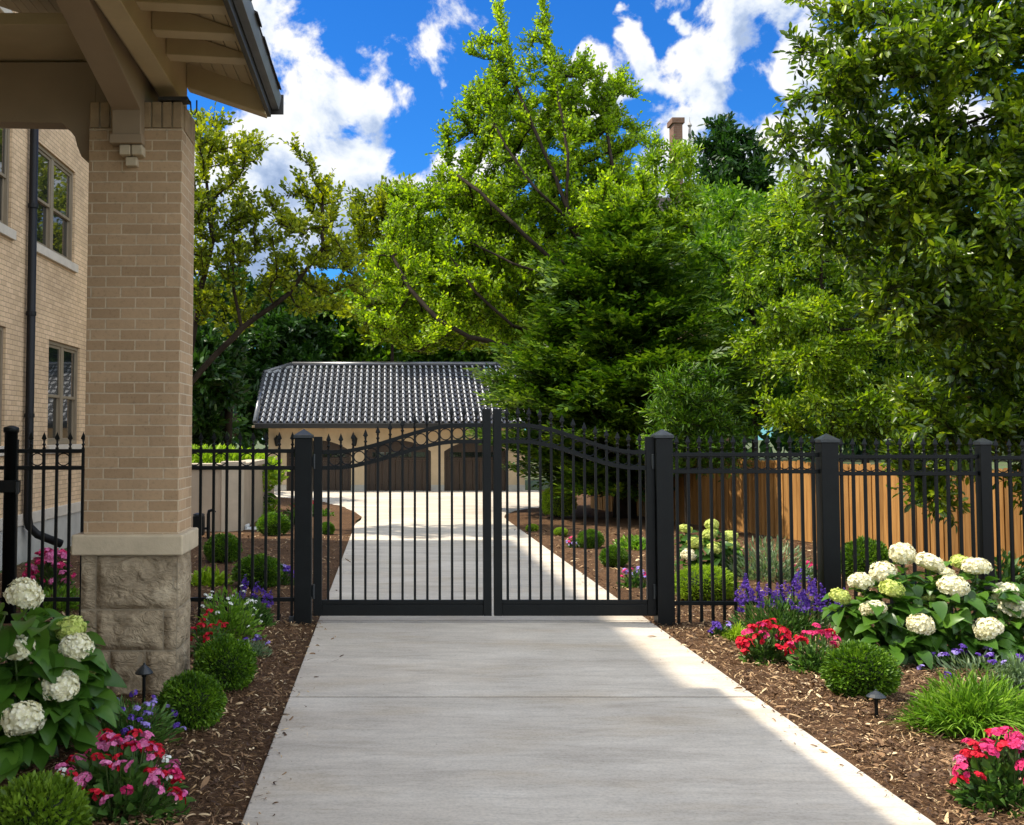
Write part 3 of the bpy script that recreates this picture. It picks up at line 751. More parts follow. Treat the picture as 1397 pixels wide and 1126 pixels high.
rf = MB(); o = .42; ex0, ex1, ey0, ey1 = XW-11-o, XW+o, -6-o, HY1+o; zr = HZ + 2.2; cxr = XW - 5.5
rf.add([(ex0, ey0, HZ), (ex1, ey0, HZ), (ex1, ey1, HZ), (ex0, ey1, HZ), (cxr, ey0+5.9, zr), (cxr, ey1-5.9, zr), (ex0, ey0, HZ-.14), (ex1, ey0, HZ-.14), (ex1, ey1, HZ-.14), (ex0, ey1, HZ-.14)],
       [(0,1,4), (1,2,5,4), (2,3,5), (3,0,4,5), (6,9,8,7), (0,6,7,1), (1,7,8,2), (2,8,9,3), (3,9,6,0)])
rf.build('roof', M['shingle'], hs)
def window(a, b_, c, d_):
    X = XW - .075; t = .06
    f = MB()
    f.box(X-.05, X+.04, a+.002, a+t, c+.002, d_-.002); f.box(X-.05, X+.04, b_-t, b_-.002, c+.002, d_-.002)
    f.box(X-.05, X+.038, a+t, b_-t, d_-t, d_-.002); f.box(X-.05, X+.038, a+t, b_-t, c+.002, c+t)
    m_ = (a+b_)/2; f.box(X-.05, X+.034, m_-.07, m_+.07, c+t, d_-t)
    fo = f.build('window', M['frame'], hs, bevel=.004)
    for s0, s1 in ((a+t, m_-.07), (m_+.07, b_-t)):
        zm = c + (d_-c) * .47
        s = MB(); k = .045
        for z0, z1, xo in ((zm-.02, d_-t, .0), (c+t, zm+.02, -.03)):
            s.box(X+xo-.015, X+xo+.018, s0+.001, s0+k, z0, z1); s.box(X+xo-.015, X+xo+.018, s1-k, s1-.001, z0, z1)
            s.box(X+xo-.015, X+xo+.016, s0+k, s1-k, z0, z0+k); s.box(X+xo-.015, X+xo+.016, s0+k, s1-k, z1-k, z1)
        s.build('sash', M['frame'], fo, bevel=.003)
        for z0, z1, xo in ((zm-.02, d_-t, .0), (c+t, zm+.02, -.03)):
            MB().box(X+xo-.004, X+xo+.002, s0+k, s1-k, z0+k, z1-k).build('pane', M['glass'], fo)
    MB().box(XW - .10, XW + .06, a - .06, b_ + .07, c - .14, c - .001).build('sill', M['trim'], fo, bevel=.008)
    MB().box(X-.30, X-.28, a, b_, c, d_).build('room_backing', simple('dark_room', (.02, .018, .015), .9), fo)  # dark sheet added behind the panes, standing for the unlit room
for w in wins: window(*w)
# downspout with kicked-out foot
dy = wy(34, 440); dp = MB(); dp.smooth = True
dp.tube([(XW+.09, dy, HZ-.1), (XW+.09, dy, .62), (XW+.11, dy+.02, .48), (XW+.20, dy+.1, .36), (XW+.5, dy+.3, .20)], .062, 10)
ds = dp.build('downspout', M['pipe'], hs)
for zz in (2.1, 3.6, 5.2, 6.6):
    q = MB(); q.lathe([(.075, zz-.03), (.075, zz+.03)], (XW+.09, dy, 0), 12); q.build('strap', M['pipe'], ds)

# ================================================================== GARDEN WALL LEFT
cw = G(328, 727); cw2 = G(372, 697)
gw = thing('garden_wall', 'low beige rendered garden wall with a capping course beside the left bed', 'wall', (cw.x, cw.y, 0))
zgt = P(328, 640, cw.y).z
w = MB(); w.box(XW + .02, cw.x, cw.y, cw.y + .3, -.1, zgt); w.box(cw.x - .3, cw.x, cw.y + .301, cw2.y, -.1, zgt - .002)
w.build('wall_body', M['gwall'], gw, bevel=.006)
w = MB(); w.box(cw.x - .36, cw.x + .025, cw.y - .03, cw.y + .28, -.1, zgt + .03); w.build('corner_pier', M['gcap'], gw, bevel=.008)
w = MB(); w.box(XW + .02, cw.x - .37, cw.y - .05, cw.y + .34, zgt + .002, zgt + .1); w.box(cw.x - .36, cw.x + .05, cw.y - .06, cw.y + .34, zgt + .032, zgt + .14); w.box(cw.x - .34, cw.x + .04, cw.y + .342, cw2.y + .04, zgt + .002, zgt + .1)
w.build('coping', M['gcap'], gw, bevel=.01)

# ================================================================== GARAGE
gyf = YG; s_ = sc(gyf)
def gx(px): return P(px, 640, gyf).x
def gz(py): return P(541, py, gyf).z
gar = thing('garage', 'cream three-door garage with a dark glazed tile roof at the end of the drive', 'garage', (gx(541), gyf + 3, 0))
x0, x1 = gx(366), gx(716); zt = gz(583); dep = 7.0
doors = [(gx(391), gx(479)), (gx(500), gx(588)), (gx(606), gx(693))]
zsp, zap = gz(616), gz(601)
def archtop(a, b_, n=14, z0=None, z1=None):
    return [(a + (b_-a)*i/n, (z0 or zsp) + ((z1 or zap) - (z0 or zsp)) * (1 - (2*i/n - 1)**2)) for i in range(n+1)]
wl = MB()
edges = [x0] + [v for d_ in doors for v in d_] + [x1]
for i in range(0, len(edges), 2): wl.box(edges[i], edges[i+1], gyf, gyf + .25, -.1, zt)
for a, b_ in doors:
    pl = archtop(a, b_); wl.prism([(b_, zt), (a, zt)] + pl, 1, gyf, gyf + .25)
wl.box(x0, x0 + .25, gyf + .251, gyf + dep, -.1, zt); wl.box(x1 - .25, x1, gyf + .251, gyf + dep, -.1, zt); wl.box(x0, x1, gyf + dep + .001, gyf + dep + .25, -.1, zt)
wl.build('wall', M['stucco'], gar)
cr = MB()
cr.box(x0 - .5, x1 + .3, gyf - .30, gyf - .001, zt - .02, zt + .05)
cr.build('eave_board', M['stucco'], gar, bevel=.01)
br = MB(); k = x0 + .3
cr2 = MB()
while k < x1:
    cr2.box(k - .05, k + .05, gyf - .22, gyf - .002, zt - .12, zt - .022); k += .78
cr2.build('eave_bracket', M['stucco'], gar)
for i in range(0, len(edges), 2): MB().box(edges[i], edges[i+1], gyf - .03, gyf - .002, -.08, .22).build('plinth', M['conc_f'], gar, bevel=.005)
for a, b_ in doors:
    m_ = MB(); n = 9; pts = archtop(a + .07, b_ - .07, 14, zsp - .02, zap - .04)
    yd = gyf + .10
    zh_ = zsp - .30
    for i in range(n):
        u0 = a + .07 + (b_ - a - .14) * i / n; u1 = a + .07 + (b_ - a - .14) * (i + 1) / n
        m_.box(u0 + .006, u1 - .006, yd, yd + .05, .02, zh_)
    m_.box(a + .07, b_ - .07, yd - .015, yd + .045, zh_ + .004, zh_ + .09)
    m_.prism([(b_ - .07, zh_ + .094), (a + .07, zh_ + .094)] + pts, 1, yd + .02, yd + .06)
    for q in (0, 1):
        u = a + .07 if q == 0 else b_ - .16
    do = m_.build('garage_door', M['door'], gar)
    fr = MB(); outer = archtop(a, b_); inner = archtop(a + .07, b_ - .07, 14, zsp - .02, zap - .05)
    for i in range(14):
        fr.prism([inner[i], inner[i+1], outer[i+1], outer[i]], 1, gyf + .03, gyf + .12)
    fr.box(a, a + .07, gyf + .03, gyf + .12, 0, zsp - .0); fr.box(b_ - .07, b_, gyf + .03, gyf + .12, 0, zsp - .0)
    fr.build('door_frame', M['door'], do)
    for i in range(4):   # lights in the arched head
        u0 = a + .16 + (b_ - a - .32) * i / 4; u1 = a + .16 + (b_ - a - .32) * (i + 1) / 4
        MB().box(u0 + .03, u1 - .03, yd + .006, yd + .018, zh_ + .12, zh_ + .27).build('pane', M['glass'], do)
# tiled roof: barrel tiles in overlapping courses on a half-hipped roof
ye = gyf - .42; ze = zt + .06
yr = gyf + 3.6
RX0, RX1 = P(399, 501, yr).x, P(677, 503, yr).x; zr_ = P(540, 502, yr).z
ex0_, ex1_ = P(348, 582, ye).x, P(728, 583, ye).x
kz = .84; yk = ye + (yr - ye) * kz; zk = ze + (zr_ - ze) * kz
kx0 = P(361, 513, yk).x; kx1 = gx(541) * 2 - kx0 + (ex1_ + ex0_ - 2*gx(541))
KX1 = P(716, 515, yk).x
def xlim(t):
    if t < kz: u = t / kz; return ex0_ + (kx0 - ex0_) * u, ex1_ + (KX1 - ex1_) * u
    u = (t - kz) / (1 - kz); return kx0 + (RX0 - kx0) * u, KX1 + (RX1 - KX1) * u
rowsn = 13; pitch_t = .21; V = []; Fs = []
sl = Vector((0, yr - ye, zr_ - ze)); sln = Vector((0, -(zr_ - ze), yr - ye)).normalized()
ncol = int((ex1_ - ex0_) / pitch_t) + 1; sub = 8
tl = MB(); tl.smooth = True
for r_ in range(rowsn):
    t0, t1 = r_ / rowsn, (r_ + 1.12) / rowsn
    a0, b0 = xlim(t0); a1, b1 = xlim(min(1, t1))
    n = ncol * sub
    base = len(tl.v); VV = []
    for (t, lift, aa, bb) in ((t0, .06, a0, b0), (min(1.0, t1), .0, a1, b1)):
        for i in range(n + 1):
            u = i / n; x = ex0_ + (ex1_ - ex0_) * u; x = min(max(x, aa), bb)
            ph = (i % sub) / sub * 2 * math.pi
            hgt = .055 * math.cos(ph) + .012*math.cos(2*ph)
            p = Vector((x, ye, ze)) + sl * t + sln * (hgt + lift + .05); VV.append(p)
    for i in range(n):
        ph = ((i + .5) % sub) / sub; tl.mi = 1 if ph < .20 or ph > .86 else 0  # crest faces take the painted glint colour
        tl.add([VV[i], VV[i+1], VV[n+2+i], VV[n+1+i]], [(0, 1, 2, 3)])
    tl.mi = 0
    tl.add([VV[i] for i in range(n+1)] + [VV[i] - sln * .05 for i in range(n+1)], [(n+1+i, n+2+i, i+1, i) for i in range(n)])
roof = tl.build('tile_roof', [M['tile'], M['tile_glint']], gar, uv=False)
ub = MB()   # deck, rear slope and gable ends under the tiles
yb = yr + (yr - ye)
def pt(x, t): q = Vector((0, ye, ze)) + sl * t; return (x, q.y, q.z)
def ptb(x, t): q = Vector((0, yb, ze)) + Vector((0, ye - yr, zr_ - ze)) * t; return (x, q.y, q.z)
ub.add([pt(ex0_, 0), pt(ex1_, 0), pt(KX1, kz), pt(RX1, 1), pt(RX0, 1), pt(kx0, kz), ptb(ex0_, 0), ptb(ex1_, 0), ptb(KX1, kz), ptb(kx0, kz)],
       [(0,1,2,3,4,5), (7,6,9,4,3,8), (5,4,9), (2,8,3), (0,5,9,6), (1,7,8,2), (0,6,7,1)])
ub.build('roof_deck', M['fascia_dark'], roof)
rc = MB(); rc.smooth = True
rc.tube([Vector(pt(kx0 - .02, kz)) + Vector((0, 0, .12)), Vector(pt(RX0, 1)) + Vector((0, 0, .12))], .09, 8); rc.tube([Vector(pt(RX0, 1)) + Vector((0, 0, .12)), Vector(pt(RX1, 1)) + Vector((0, 0, .12))], .10, 8); rc.tube([Vector(pt(RX1, 1)) + Vector((0, 0, .12)), Vector(pt(KX1 + .02, kz)) + Vector((0, 0, .12))], .09, 8)
rc.tube([Vector(pt(ex0_, 0)) + sln*.1, Vector(pt(kx0, kz)) + sln*.1], .08, 8); rc.tube([Vector(pt(ex1_, 0)) + sln*.1, Vector(pt(KX1, kz)) + sln*.1], .08, 8)
rc.build('ridge_tiles', M['tile'], roof)
MB().box(ex0_, ex1_, ye - .14, ye - .02, ze - .10, ze + .07).build('gutter', M['fascia_dark'], gar, bevel=.02)
for xx, lb in ((gx(484), 0), (gx(378), 1)):
    l = MB(); l.lathe([(.04, 0), (.06, .05), (.09, .22), (.10, .24), (.03, .32), (.01, .36)], (xx, gyf - .14, gz(609)), 8)
    l.box(xx - .02, xx + .02, gyf - .14, gyf - .002, gz(607), gz(607) + .04)
    l.build('wall_lantern', M['iron'], gar)

# ================================================================== CEDAR FENCE RIGHT
pA = Vector((G(1117, 744).x, G(1117, 744).y)); pB = Vector((G(919, 713).x, G(919, 713).y)); dirf = (pB - pA).normalized()
ztp = P(1150, 632, 17.4).z
def fence_run(name, label, s0, s1):
    t = thing(name, label, 'fence', (pA.x + dirf.x * s0, pA.y + dirf.y * s0, 0))
    nrm2 = Vector((dirf.y, -dirf.x)); nrm2 = nrm2 if nrm2.x < 0 else -nrm2
    fb = MB(); s = s0; bwid = .137
    def q(s, o, z): p = pA + dirf * s + nrm2 * o; return (p.x, p.y, z)
    while s < s1:
        zz = ztp + random.uniform(-.02, .02); o = random.uniform(0, .006); tt = .018
        V = [q(s, o, .03), q(s+bwid-.006, o, .03), q(s+bwid-.006, o+tt, .03), q(s, o+tt, .03), q(s, o, zz-.03), q(s+bwid-.006, o, zz-.03), q(s+bwid-.006, o+tt, zz-.03), q(s, o+tt, zz-.03),
             q(s+.03, o, zz), q(s+bwid-.036, o, zz), q(s+bwid-.036, o+tt, zz), q(s+.03, o+tt, zz)]
        fb.add(V, [(0,3,2,1),(0,1,5,4),(1,2,6,5),(2,3,7,6),(3,0,4,7),(4,5,9,8),(5,6,10,9),(6,7,11,10),(7,4,8,11),(8,9,10,11)])
        if random.random() < .5:   # a batten over the joint
            V = [q(s+bwid-.025, o+.02, .03), q(s+bwid+.018, o+.02, .03), q(s+bwid+.018, o+.034, .03), q(s+bwid-.025, o+.034, .03)]
            V += [(a, b_, zz - .04) for a, b_, c in V]
            fb.add(V, [(0,3,2,1),(4,5,6,7),(0,1,5,4),(1,2,6,5),(2,3,7,6),(3,0,4,7)])
        s += bwid
    fb.build('board_panel', M['cedar'], t)
    for zz in (.35, 1.1, ztp - .25):
        m_ = MB(); V = [q(s0, -.045, zz), q(s1, -.045, zz), q(s1, -.002, zz), q(s0, -.002, zz)]; V += [(a, b_, c + .09) for a, b_, c in V]
        m_.add(V, [(0,3,2,1),(4,5,6,7),(0,1,5,4),(1,2,6,5),(2,3,7,6),(3,0,4,7)]).build('rail', M['cedar'], t)
    return t
fence_run('wooden_fence', 'tall golden cedar board fence along the right side of the garden', -11.5, 9.0)

# ================================================================== DISTANT BUILDING
YB = 66.0
ab = thing('brick_building', 'brown brick building far behind the trees, only its chimney and finial showing', 'building', (P(930, 300, YB).x, YB + 5, 0))
bxc = P(925, 170, YB + 4.5).x; zc = P(925, 161, YB + 4.5).z
mb_ = brick_mat('brown_brick', (.20, .11, .07), (.15, .08, .05), (.25, .2, .16), .4, .15)
MB().box(bxc - 1.2, bxc + 1.9, YB, YB + 11, 0, zc - 8.5).build('wall', mb_, ab)
r_ = MB(); r_.prism([(YB - .5, zc - 8.5), (YB + 5.5, zc - 5.0), (YB + 11.5, zc - 8.5)], 0, bxc - 1.5, bxc + 2.2); rfo = r_.build('roof', M['shingle'], ab)
c = MB(); cw_ = sc(YB) * 13; c.box(bxc - cw_/2, bxc + cw_/2, YB + 4.5, YB + 5.6, zc - 7.5, zc - .35); c.box(bxc - cw_/2 - .12, bxc + cw_/2 + .12, YB + 4.38, YB + 5.72, zc - .349, zc); c.build('chimney', mb_, rfo)
xf = P(941, 170, YB + 5).x
c = MB(); c.lathe([(.10, -7), (.10, -1.0), (.10, -.55), (.07, -.2), (.16, -.05), (.03, .15), (.015, .5)], (xf, YB + 5, zc - .3), 8); c.build('finial', simple('pale_metal', (.3, .28, .26), .5), rfo)
# ================================================================== TREES
def lobe_points(lobes, dens):
    out = []
    for (px, py, Y, rx, ry, rd) in lobes:
        c = P(px, py, Y); k = sc(Y); r = np.array([rx*k, rd, ry*k])
        n = max(6, int(dens * r[0]*r[1]*r[2] * 4.19))
        u = rand_dir(n) * (rng.uniform(0, 1, (n, 1)) ** (1/2.6))
        out.append(np.array(c) + u * r)
    return np.concatenate(out)
def colonize(att, chains, step, infl, kill, iters=90, up=.12, jit=.18):
    nodes = []; par = []
    for ch in chains:
        for i, p in enumerate(ch[1]):
            par.append(ch[0] if i == 0 else len(nodes) - 1); nodes.append(np.array(p, dtype=float))
    nodes = list(nodes); A = att.copy(); best = np.full(len(A), 1e9); bi = np.zeros(len(A), int); alive = np.ones(len(A), bool)
    def upd(lo):
        N_ = np.array(nodes[lo:])
        for s in range(0, len(N_), 400):
            d = np.linalg.norm(A[:, None] - N_[None, s:s+400], axis=2); m_ = d.argmin(1); dm = d[np.arange(len(A)), m_]
            b = dm < best; best[b] = dm[b]; bi[b] = lo + s + m_[b]
    upd(0)
    for it in range(iters):
        alive &= best > kill
        act = alive & (best < infl)
        if not act.any():
            if not alive.any() or infl > 50: break
            infl *= 1.4; continue
        NA = np.array(nodes); D = nrm(A[act] - NA[bi[act]]); S = np.zeros_like(NA); np.add.at(S, bi[act], D)
        ids = np.unique(bi[act]); lo = len(nodes)
        Dn = nrm(S[ids] + rng.normal(0, jit, (len(ids), 3)) + np.array([0, 0, up]))
        new = NA[ids] + Dn * step
        for i, p in zip(ids, new): nodes.append(p); par.append(int(i))
        upd(lo)
        if len(nodes) > 9000: break
    return np.array(nodes), np.array(par)
def radii(par, r0, e=2.2, cap=9):
    n = len(par); acc = np.zeros(n); kids = np.zeros(n, int)
    for i in range(n):
        if par[i] >= 0: kids[par[i]] += 1
    for i in range(n - 1, -1, -1):
        if acc[i] == 0: acc[i] = r0 ** e
        if par[i] >= 0: acc[par[i]] += acc[i]
    return np.minimum(acc ** (1/e), cap), kids
def limb_mesh(nodes, par, rad, sides=6, rmin=0):
    ids = [i for i in range(len(par)) if par[i] >= 0 and rad[i] > rmin]
    if not ids: return np.zeros((0, 3)), np.zeros((0, 4), int)
    ids = np.array(ids); a = nodes[par[ids]]; b = nodes[ids]; d = nrm(b - a)
    ref = np.where(np.abs(d[:, 2:3]) < .9, np.array([[0, 0, 1.]]), np.array([[1., 0, 0]]))
    u = nrm(np.cross(d, ref)); v = np.cross(d, u)
    ra = np.minimum(rad[par[ids]], rad[ids] * 1.25); rb = rad[ids]
    ext = d * (rb[:, None] * .3)
    ang = np.arange(sides) * 2*np.pi/sides
    cs = np.cos(ang)[None, :, None]; sn = np.sin(ang)[None, :, None]
    ring = u[:, None] * cs + v[:, None] * sn
    V = np.concatenate([a[:, None] - ext[:, None]*0 + ring * ra[:, None, None], (b + ext)[:, None] + ring * rb[:, None, None]], 1)
    f = np.array([[k, (k+1) % sides, sides + (k+1) % sides, sides + k] for k in range(sides)])
    return V.reshape(-1, 3), (f[None] + (np.arange(len(ids)) * 2*sides)[:, None, None]).reshape(-1, 4)
def sprig_leaves(nodes, par, rad, thr, per, slen, nleaf, lsize, T, up=.3, spread=.8, droop=0, keep=None, norm_up=.6, twig=None):
    ids = np.array([i for i in range(len(par)) if par[i] >= 0 and rad[i] <= thr])
    if keep is not None: ids = ids[rng.uniform(size=len(ids)) < keep]
    ids = np.repeat(ids, per); n = len(ids); t = rng.uniform(0, 1, (n, 1))
    o = nodes[par[ids]] * (1-t) + nodes[ids] * t; sd = nrm(nodes[ids] - nodes[par[ids]])
    d = nrm(sd * .7 + rand_dir(n) * spread + np.array([0, 0, up])); L = slen * rng.uniform(.55, 1.25, (n, 1))
    side = nrm(np.cross(d, rand_dir(n)))
    Pp, D, N, S = [], [], [], []
    for k in range(nleaf):
        f = (k + .7) / nleaf; sg = 1 if k % 2 else -1
        p = o + d * L * f + np.array([0, 0, -droop]) * L * f * f
        dd = d * (.75 if k < nleaf - 1 else 1.6) + side * sg * .9 + rand_dir(n) * .35 + np.array([0, 0, -droop * .8])
        Pp.append(p); D.append(dd); N.append(np.array([0, 0, norm_up]) + rand_dir(n) * .75); S.append(lsize * rng.uniform(.6, 1.25, n))
    Vl, Fl = place_leaves(np.concatenate(Pp), np.concatenate(D), np.concatenate(N), np.concatenate(S), T)
    tw = None
    if twig:
        e_ = o + d * L + np.array([0, 0, -droop]) * L
        pr = np.empty((2*n, 3)); pr[0::2] = o; pr[1::2] = e_
        pa = np.full(2*n, -1); pa[1::2] = np.arange(n) * 2
        tw = limb_mesh(pr, pa, np.full(2*n, twig), 3)
    return Vl, Fl, tw
def tree(name, label, base, chain, lobes, dens, step, leafm, barkm, r0, leaf, extra_chains=(), cat='tree', up=.12, group=None, infl=2.4, kill=1.2, rmin=0, sides=6, floor=.25, pm=3.2, jit=.18):
    """chain: trunk way-points up from the base; lobes: crown envelope; leaf: dict for sprig_leaves"""
    t = thing(name, label, cat, base, group)
    def dense(pts, stp):
        out = [np.array(pts[0], float)]
        for a, b in zip(pts[:-1], pts[1:]):
            a = np.array(a, float); b = np.array(b, float); n = max(1, int(np.linalg.norm(b-a) / stp))
            for i in range(1, n+1): out.append(a + (b-a) * i/n + (rng.normal(0, .03*stp, 3) if i < n else 0))
        return out
    main = dense([base] + list(chain), step); chains = [(-1, main)]; cnt = len(main)
    for (frac, pts) in extra_chains:
        pi = int(frac * (len(main) - 1)); c = dense([main[pi]] + list(pts), step)[1:]
        chains.append((pi, c)); cnt += len(c)
    att = lobe_points(lobes, dens * 3); leaf = dict(leaf); leaf['per'] = int(round(leaf['per'] * pm))
    nodes, par = colonize(att, chains, step, step*infl*1.6, step*kill, up=up, jit=jit)
    rad, kids = radii(par, r0)
    # taper the lowest trunk into the ground
    trunk = limb_mesh(nodes, par, rad, sides, rmin)
    Vl, Fl, tw = sprig_leaves(nodes, par, rad, **leaf)
    keepz = None
    if tw is not None: trunk = cat_mesh([trunk, tw])
    link('trunk', np_mesh('trunk', trunk[0], trunk[1], smooth=True), barkm, t)
    link('crown', np_mesh('crown', Vl, Fl), leafm, t)
    return t, len(Fl)
def gnd(px, Y): p = P(px, 600, Y); return (p.x, Y, -.05)
def W(px, py, Y): return tuple(P(px, py, Y))
NL = {}
def rec(k, r): NL[k] = r[1]

# left: open-branched olive-green tree rising behind the pillar
Y = 21.5
rec('A', tree('deciduous_tree', 'olive-green open-branched tree rising just right of the brick pillar, leaning bare limb low down', gnd(222, Y),
    [W(250, 535, Y), W(300, 478, Y), W(330, 448, Y), W(318, 390, Y), W(318, 320, Y+.2)],
    [(300, 215, Y, 62, 62, 1.5), (345, 215, Y-.4, 42, 40, .9), (285, 320, Y, 66, 80, 1.6), (355, 330, Y, 60, 75, 1.5), (425, 285, Y+.3, 62, 62, 1.3), (430, 380, Y, 75, 70, 1.5), (300, 420, Y+.3, 50, 50, 1.3), (250, 300, Y, 60, 110, 1.3), (470, 370, Y+.6, 50, 55, 1.0), (270, 180, Y, 28, 40, .7)],
    4.0, .30, M['l_olive'], M['bark'], .0095, dict(thr=.026, per=3, slen=.32, nleaf=7, lsize=.105, T=T_WIDE, up=.7, twig=.004), pm=2.2, up=.4, jit=.12, kill=1.05,
    extra_chains=[(.45, [W(262, 470, Y), W(272, 400, Y), W(290, 330, Y), W(282, 250, Y)]), (.75, [W(395, 400, Y), W(440, 340, Y), W(440, 280, Y)])]))
Y = 31.0
rec('B1', tree('evergreen_tree', 'dark green bushy tree left of the garage, behind the garden wall', gnd(310, Y), [W(312, 560, Y), W(312, 500, Y)],
    [(285, 515, Y, 58, 85, 2.0), (262, 560, Y, 60, 70, 1.6), (380, 480, Y+11, 75, 60, 2.2), (250, 480, Y, 50, 60, 1.4), (330, 550, Y+9, 50, 60, 1.6), (330, 430, Y+12, 80, 60, 2.2), (270, 440, Y+8, 60, 60, 2.0), (400, 420, Y+13, 60, 50, 2.0), (300, 600, Y+4, 40, 50, 1.4)],
    2.2, .45, M['l_dark'], M['bark'], .012, dict(thr=.05, per=7, slen=.5, nleaf=7, lsize=.25, T=T_OVAL, up=.2)))
Y = 44.0
rec('B2', tree('deciduous_tree', 'dark leafy tree standing behind the garage roof', gnd(440, Y), [W(440, 520, Y), W(440, 450, Y)],
    [(430, 455, Y, 95, 62, 2.6), (520, 440, Y, 70, 75, 2.4), (370, 480, Y, 60, 50, 1.8), (480, 500, Y, 120, 40, 2), (600, 480, Y+1, 90, 50, 2), (700, 470, Y+1, 90, 80, 2.2), (760, 420, Y+2, 80, 80, 2.2), (640, 420, Y+2, 70, 60, 2)],
    1.1, .6, M['l_mid'], M['bark'], .015, dict(thr=.06, per=8, slen=.6, nleaf=6, lsize=.30, T=T_OVAL, up=.2)))
rec('B3', tree('deciduous_tree', 'slim mid-green tree with upright twigs between the olive tree and the tall lime tree', gnd(535, 40.0), [W(535, 450, 40.0), W(538, 340, 40.0)],
    [(540, 290, 40, 44, 48, 1.4), (515, 345, 40, 60, 55, 1.6), (565, 340, 40, 40, 60, 1.4), (500, 300, 40, 40, 40, 1.0), (530, 420, 40, 70, 60, 1.6)],
    2.0, .45, M['l_olive'], M['bark'], .012, dict(thr=.04, per=5, slen=.55, nleaf=6, lsize=.21, T=T_OVAL, up=.7, twig=.006)))
# the tall lime-green tree
Y = 28.0
rec('C', tree('deciduous_tree', 'tall lime-green tree with pointed leaders, arching over the garage roof', gnd(838, Y+.6),
    [W(828, 520, Y+.6), W(812, 420, Y-.7), W(803, 372, Y-1.3), W(788, 325, Y-1.6), W(765, 262, Y-1.5), W(735, 190, Y-1.2), W(705, 120, Y-.6), W(688, 60, Y-.2), W(679, 12, Y)],
    [(686, 120, Y, 30, 50, .7), (742, 125, Y, 28, 50, .7), (672, 170, Y, 58, 62, 1.3), (742, 200, Y, 62, 75, 1.5), (800, 150, Y+.5, 52, 62, 1.2), (820, 215, Y+.5, 55, 70, 1.3), (640, 255, Y, 50, 60, 1.3),
     (700, 300, Y, 95, 75, 1.9), (800, 300, Y, 70, 70, 1.6), (610, 330, Y, 75, 70, 1.6), (560, 390, Y-.3, 65, 65, 1.5), (640, 410, Y-.8, 105, 62, 1.7), (530, 440, Y-.6, 48, 48, 1.2), (590, 470, Y-1.2, 80, 36, 1.2), (720, 390, Y-.6, 80, 70, 1.6), (690, 470, Y-1, 60, 40, 1.2), (545, 335, Y, 34, 44, .9), (760, 380, Y+.3, 90, 80, 1.7), (660, 340, Y+.5, 90, 80, 1.6), (560, 300, Y+1, 40, 40, 1), (850, 300, Y-3.5, 46, 60, 1.0), (880, 350, Y-4.2, 30, 36, .6), (650, 75, Y, 12, 34, .3), (681, 45, Y, 10, 40, .3), (742, 42, Y, 10, 40, .3), (725, 80, Y, 14, 34, .3), (768, 110, Y, 16, 34, .3), (615, 195, Y, 16, 34, .4), (795, 100, Y, 12, 34, .3), (845, 150, Y, 14, 40, .3), (600, 270, Y, 14, 40, .4), (530, 330, Y, 14, 40, .4), (850, 130, Y+.5, 18, 30, .5)],
    5.0, .34, M['l_limet'], M['bark'], .0085, dict(thr=.028, per=5, slen=.44, nleaf=8, lsize=.102, T=T_WIDE, up=.95, spread=.7, twig=.005), pm=3.0, up=.5, jit=.1, kill=.95,
    extra_chains=[(.22, [W(770, 548, Y-1.2), W(735, 508, Y-1.8), W(690, 472, Y-2.2), W(640, 460, Y-2.3), W(600, 438, Y-2.1), W(560, 395, Y-1.6), W(535, 350, Y-1.0)]), (.30, [W(700, 445, Y-2.2), W(650, 400, Y-2.2), W(615, 350, Y-1.8)]), (.48, [W(750, 352, Y-1.9), W(700, 305, Y-2.0), W(655, 262, Y-1.6), W(625, 240, Y-1.0)]), (.48, [W(832, 310, Y-1.2), W(838, 240, Y-.8), W(825, 160, Y-.2)]), (.56, [W(735, 262, Y-2), W(690, 200, Y-1.5), W(655, 130, Y-.8)]), (.60, [W(775, 210, Y-1.5), W(760, 120, Y-.8), W(747, 60, Y-.2), W(741, 10, Y)]), (.40, [W(770, 380, Y-1.9), W(700, 360, Y-2.2), W(640, 330, Y-1.8)])]))
Y = 33.0
rec('E', tree('deciduous_tree', 'yellow-green rounded tree right of the tall lime tree, brick chimney peeping above it', gnd(895, Y), [W(893, 460, Y), W(893, 330, Y)],
    [(882, 262, Y, 50, 58, 1.6), (940, 305, Y, 55, 58, 1.6), (860, 320, Y, 66, 66, 1.8), (950, 340, Y, 66, 66, 1.8), (905, 400, Y, 90, 60, 2.0), (865, 205, Y, 26, 30, .8), (918, 214, Y, 40, 36, .9), (935, 215, Y, 26, 30, .8)],
    1.9, .45, M['l_yel'], M['bark'], .011, dict(thr=.04, per=6, slen=.5, nleaf=8, lsize=.15, T=T_OVAL, up=.6),
    extra_chains=[(.8, [W(912, 330, Y-.5), W(918, 260, Y-.8), W(922, 205, Y-.8)]), (.9, [W(935, 280, Y-.5), W(944, 215, Y-.6)]), (.9, [W(890, 270, Y-.5), W(898, 200, Y-.5)])]))
Y = 47.0
rec('Fd', tree('evergreen_tree', 'dark blue-green evergreen standing farthest back against the white cloud', gnd(998, Y), [W(998, 420, Y), W(995, 260, Y), W(992, 175, Y)],
    [(992, 175, Y, 22, 30, .8), (995, 215, Y, 44, 36, 1.5), (1000, 255, Y, 56, 40, 1.9), (1000, 310, Y, 66, 50, 2.2), (1000, 380, Y, 75, 60, 2.4), (960, 190, Y, 18, 24, .7), (1035, 225, Y, 22, 20, .8)],
    1.5, .55, M['l_dark'], M['bark'], .014, dict(thr=.06, per=6, slen=.6, nleaf=7, lsize=.30, T=T_OVAL, up=.5)))
Y = 27.0
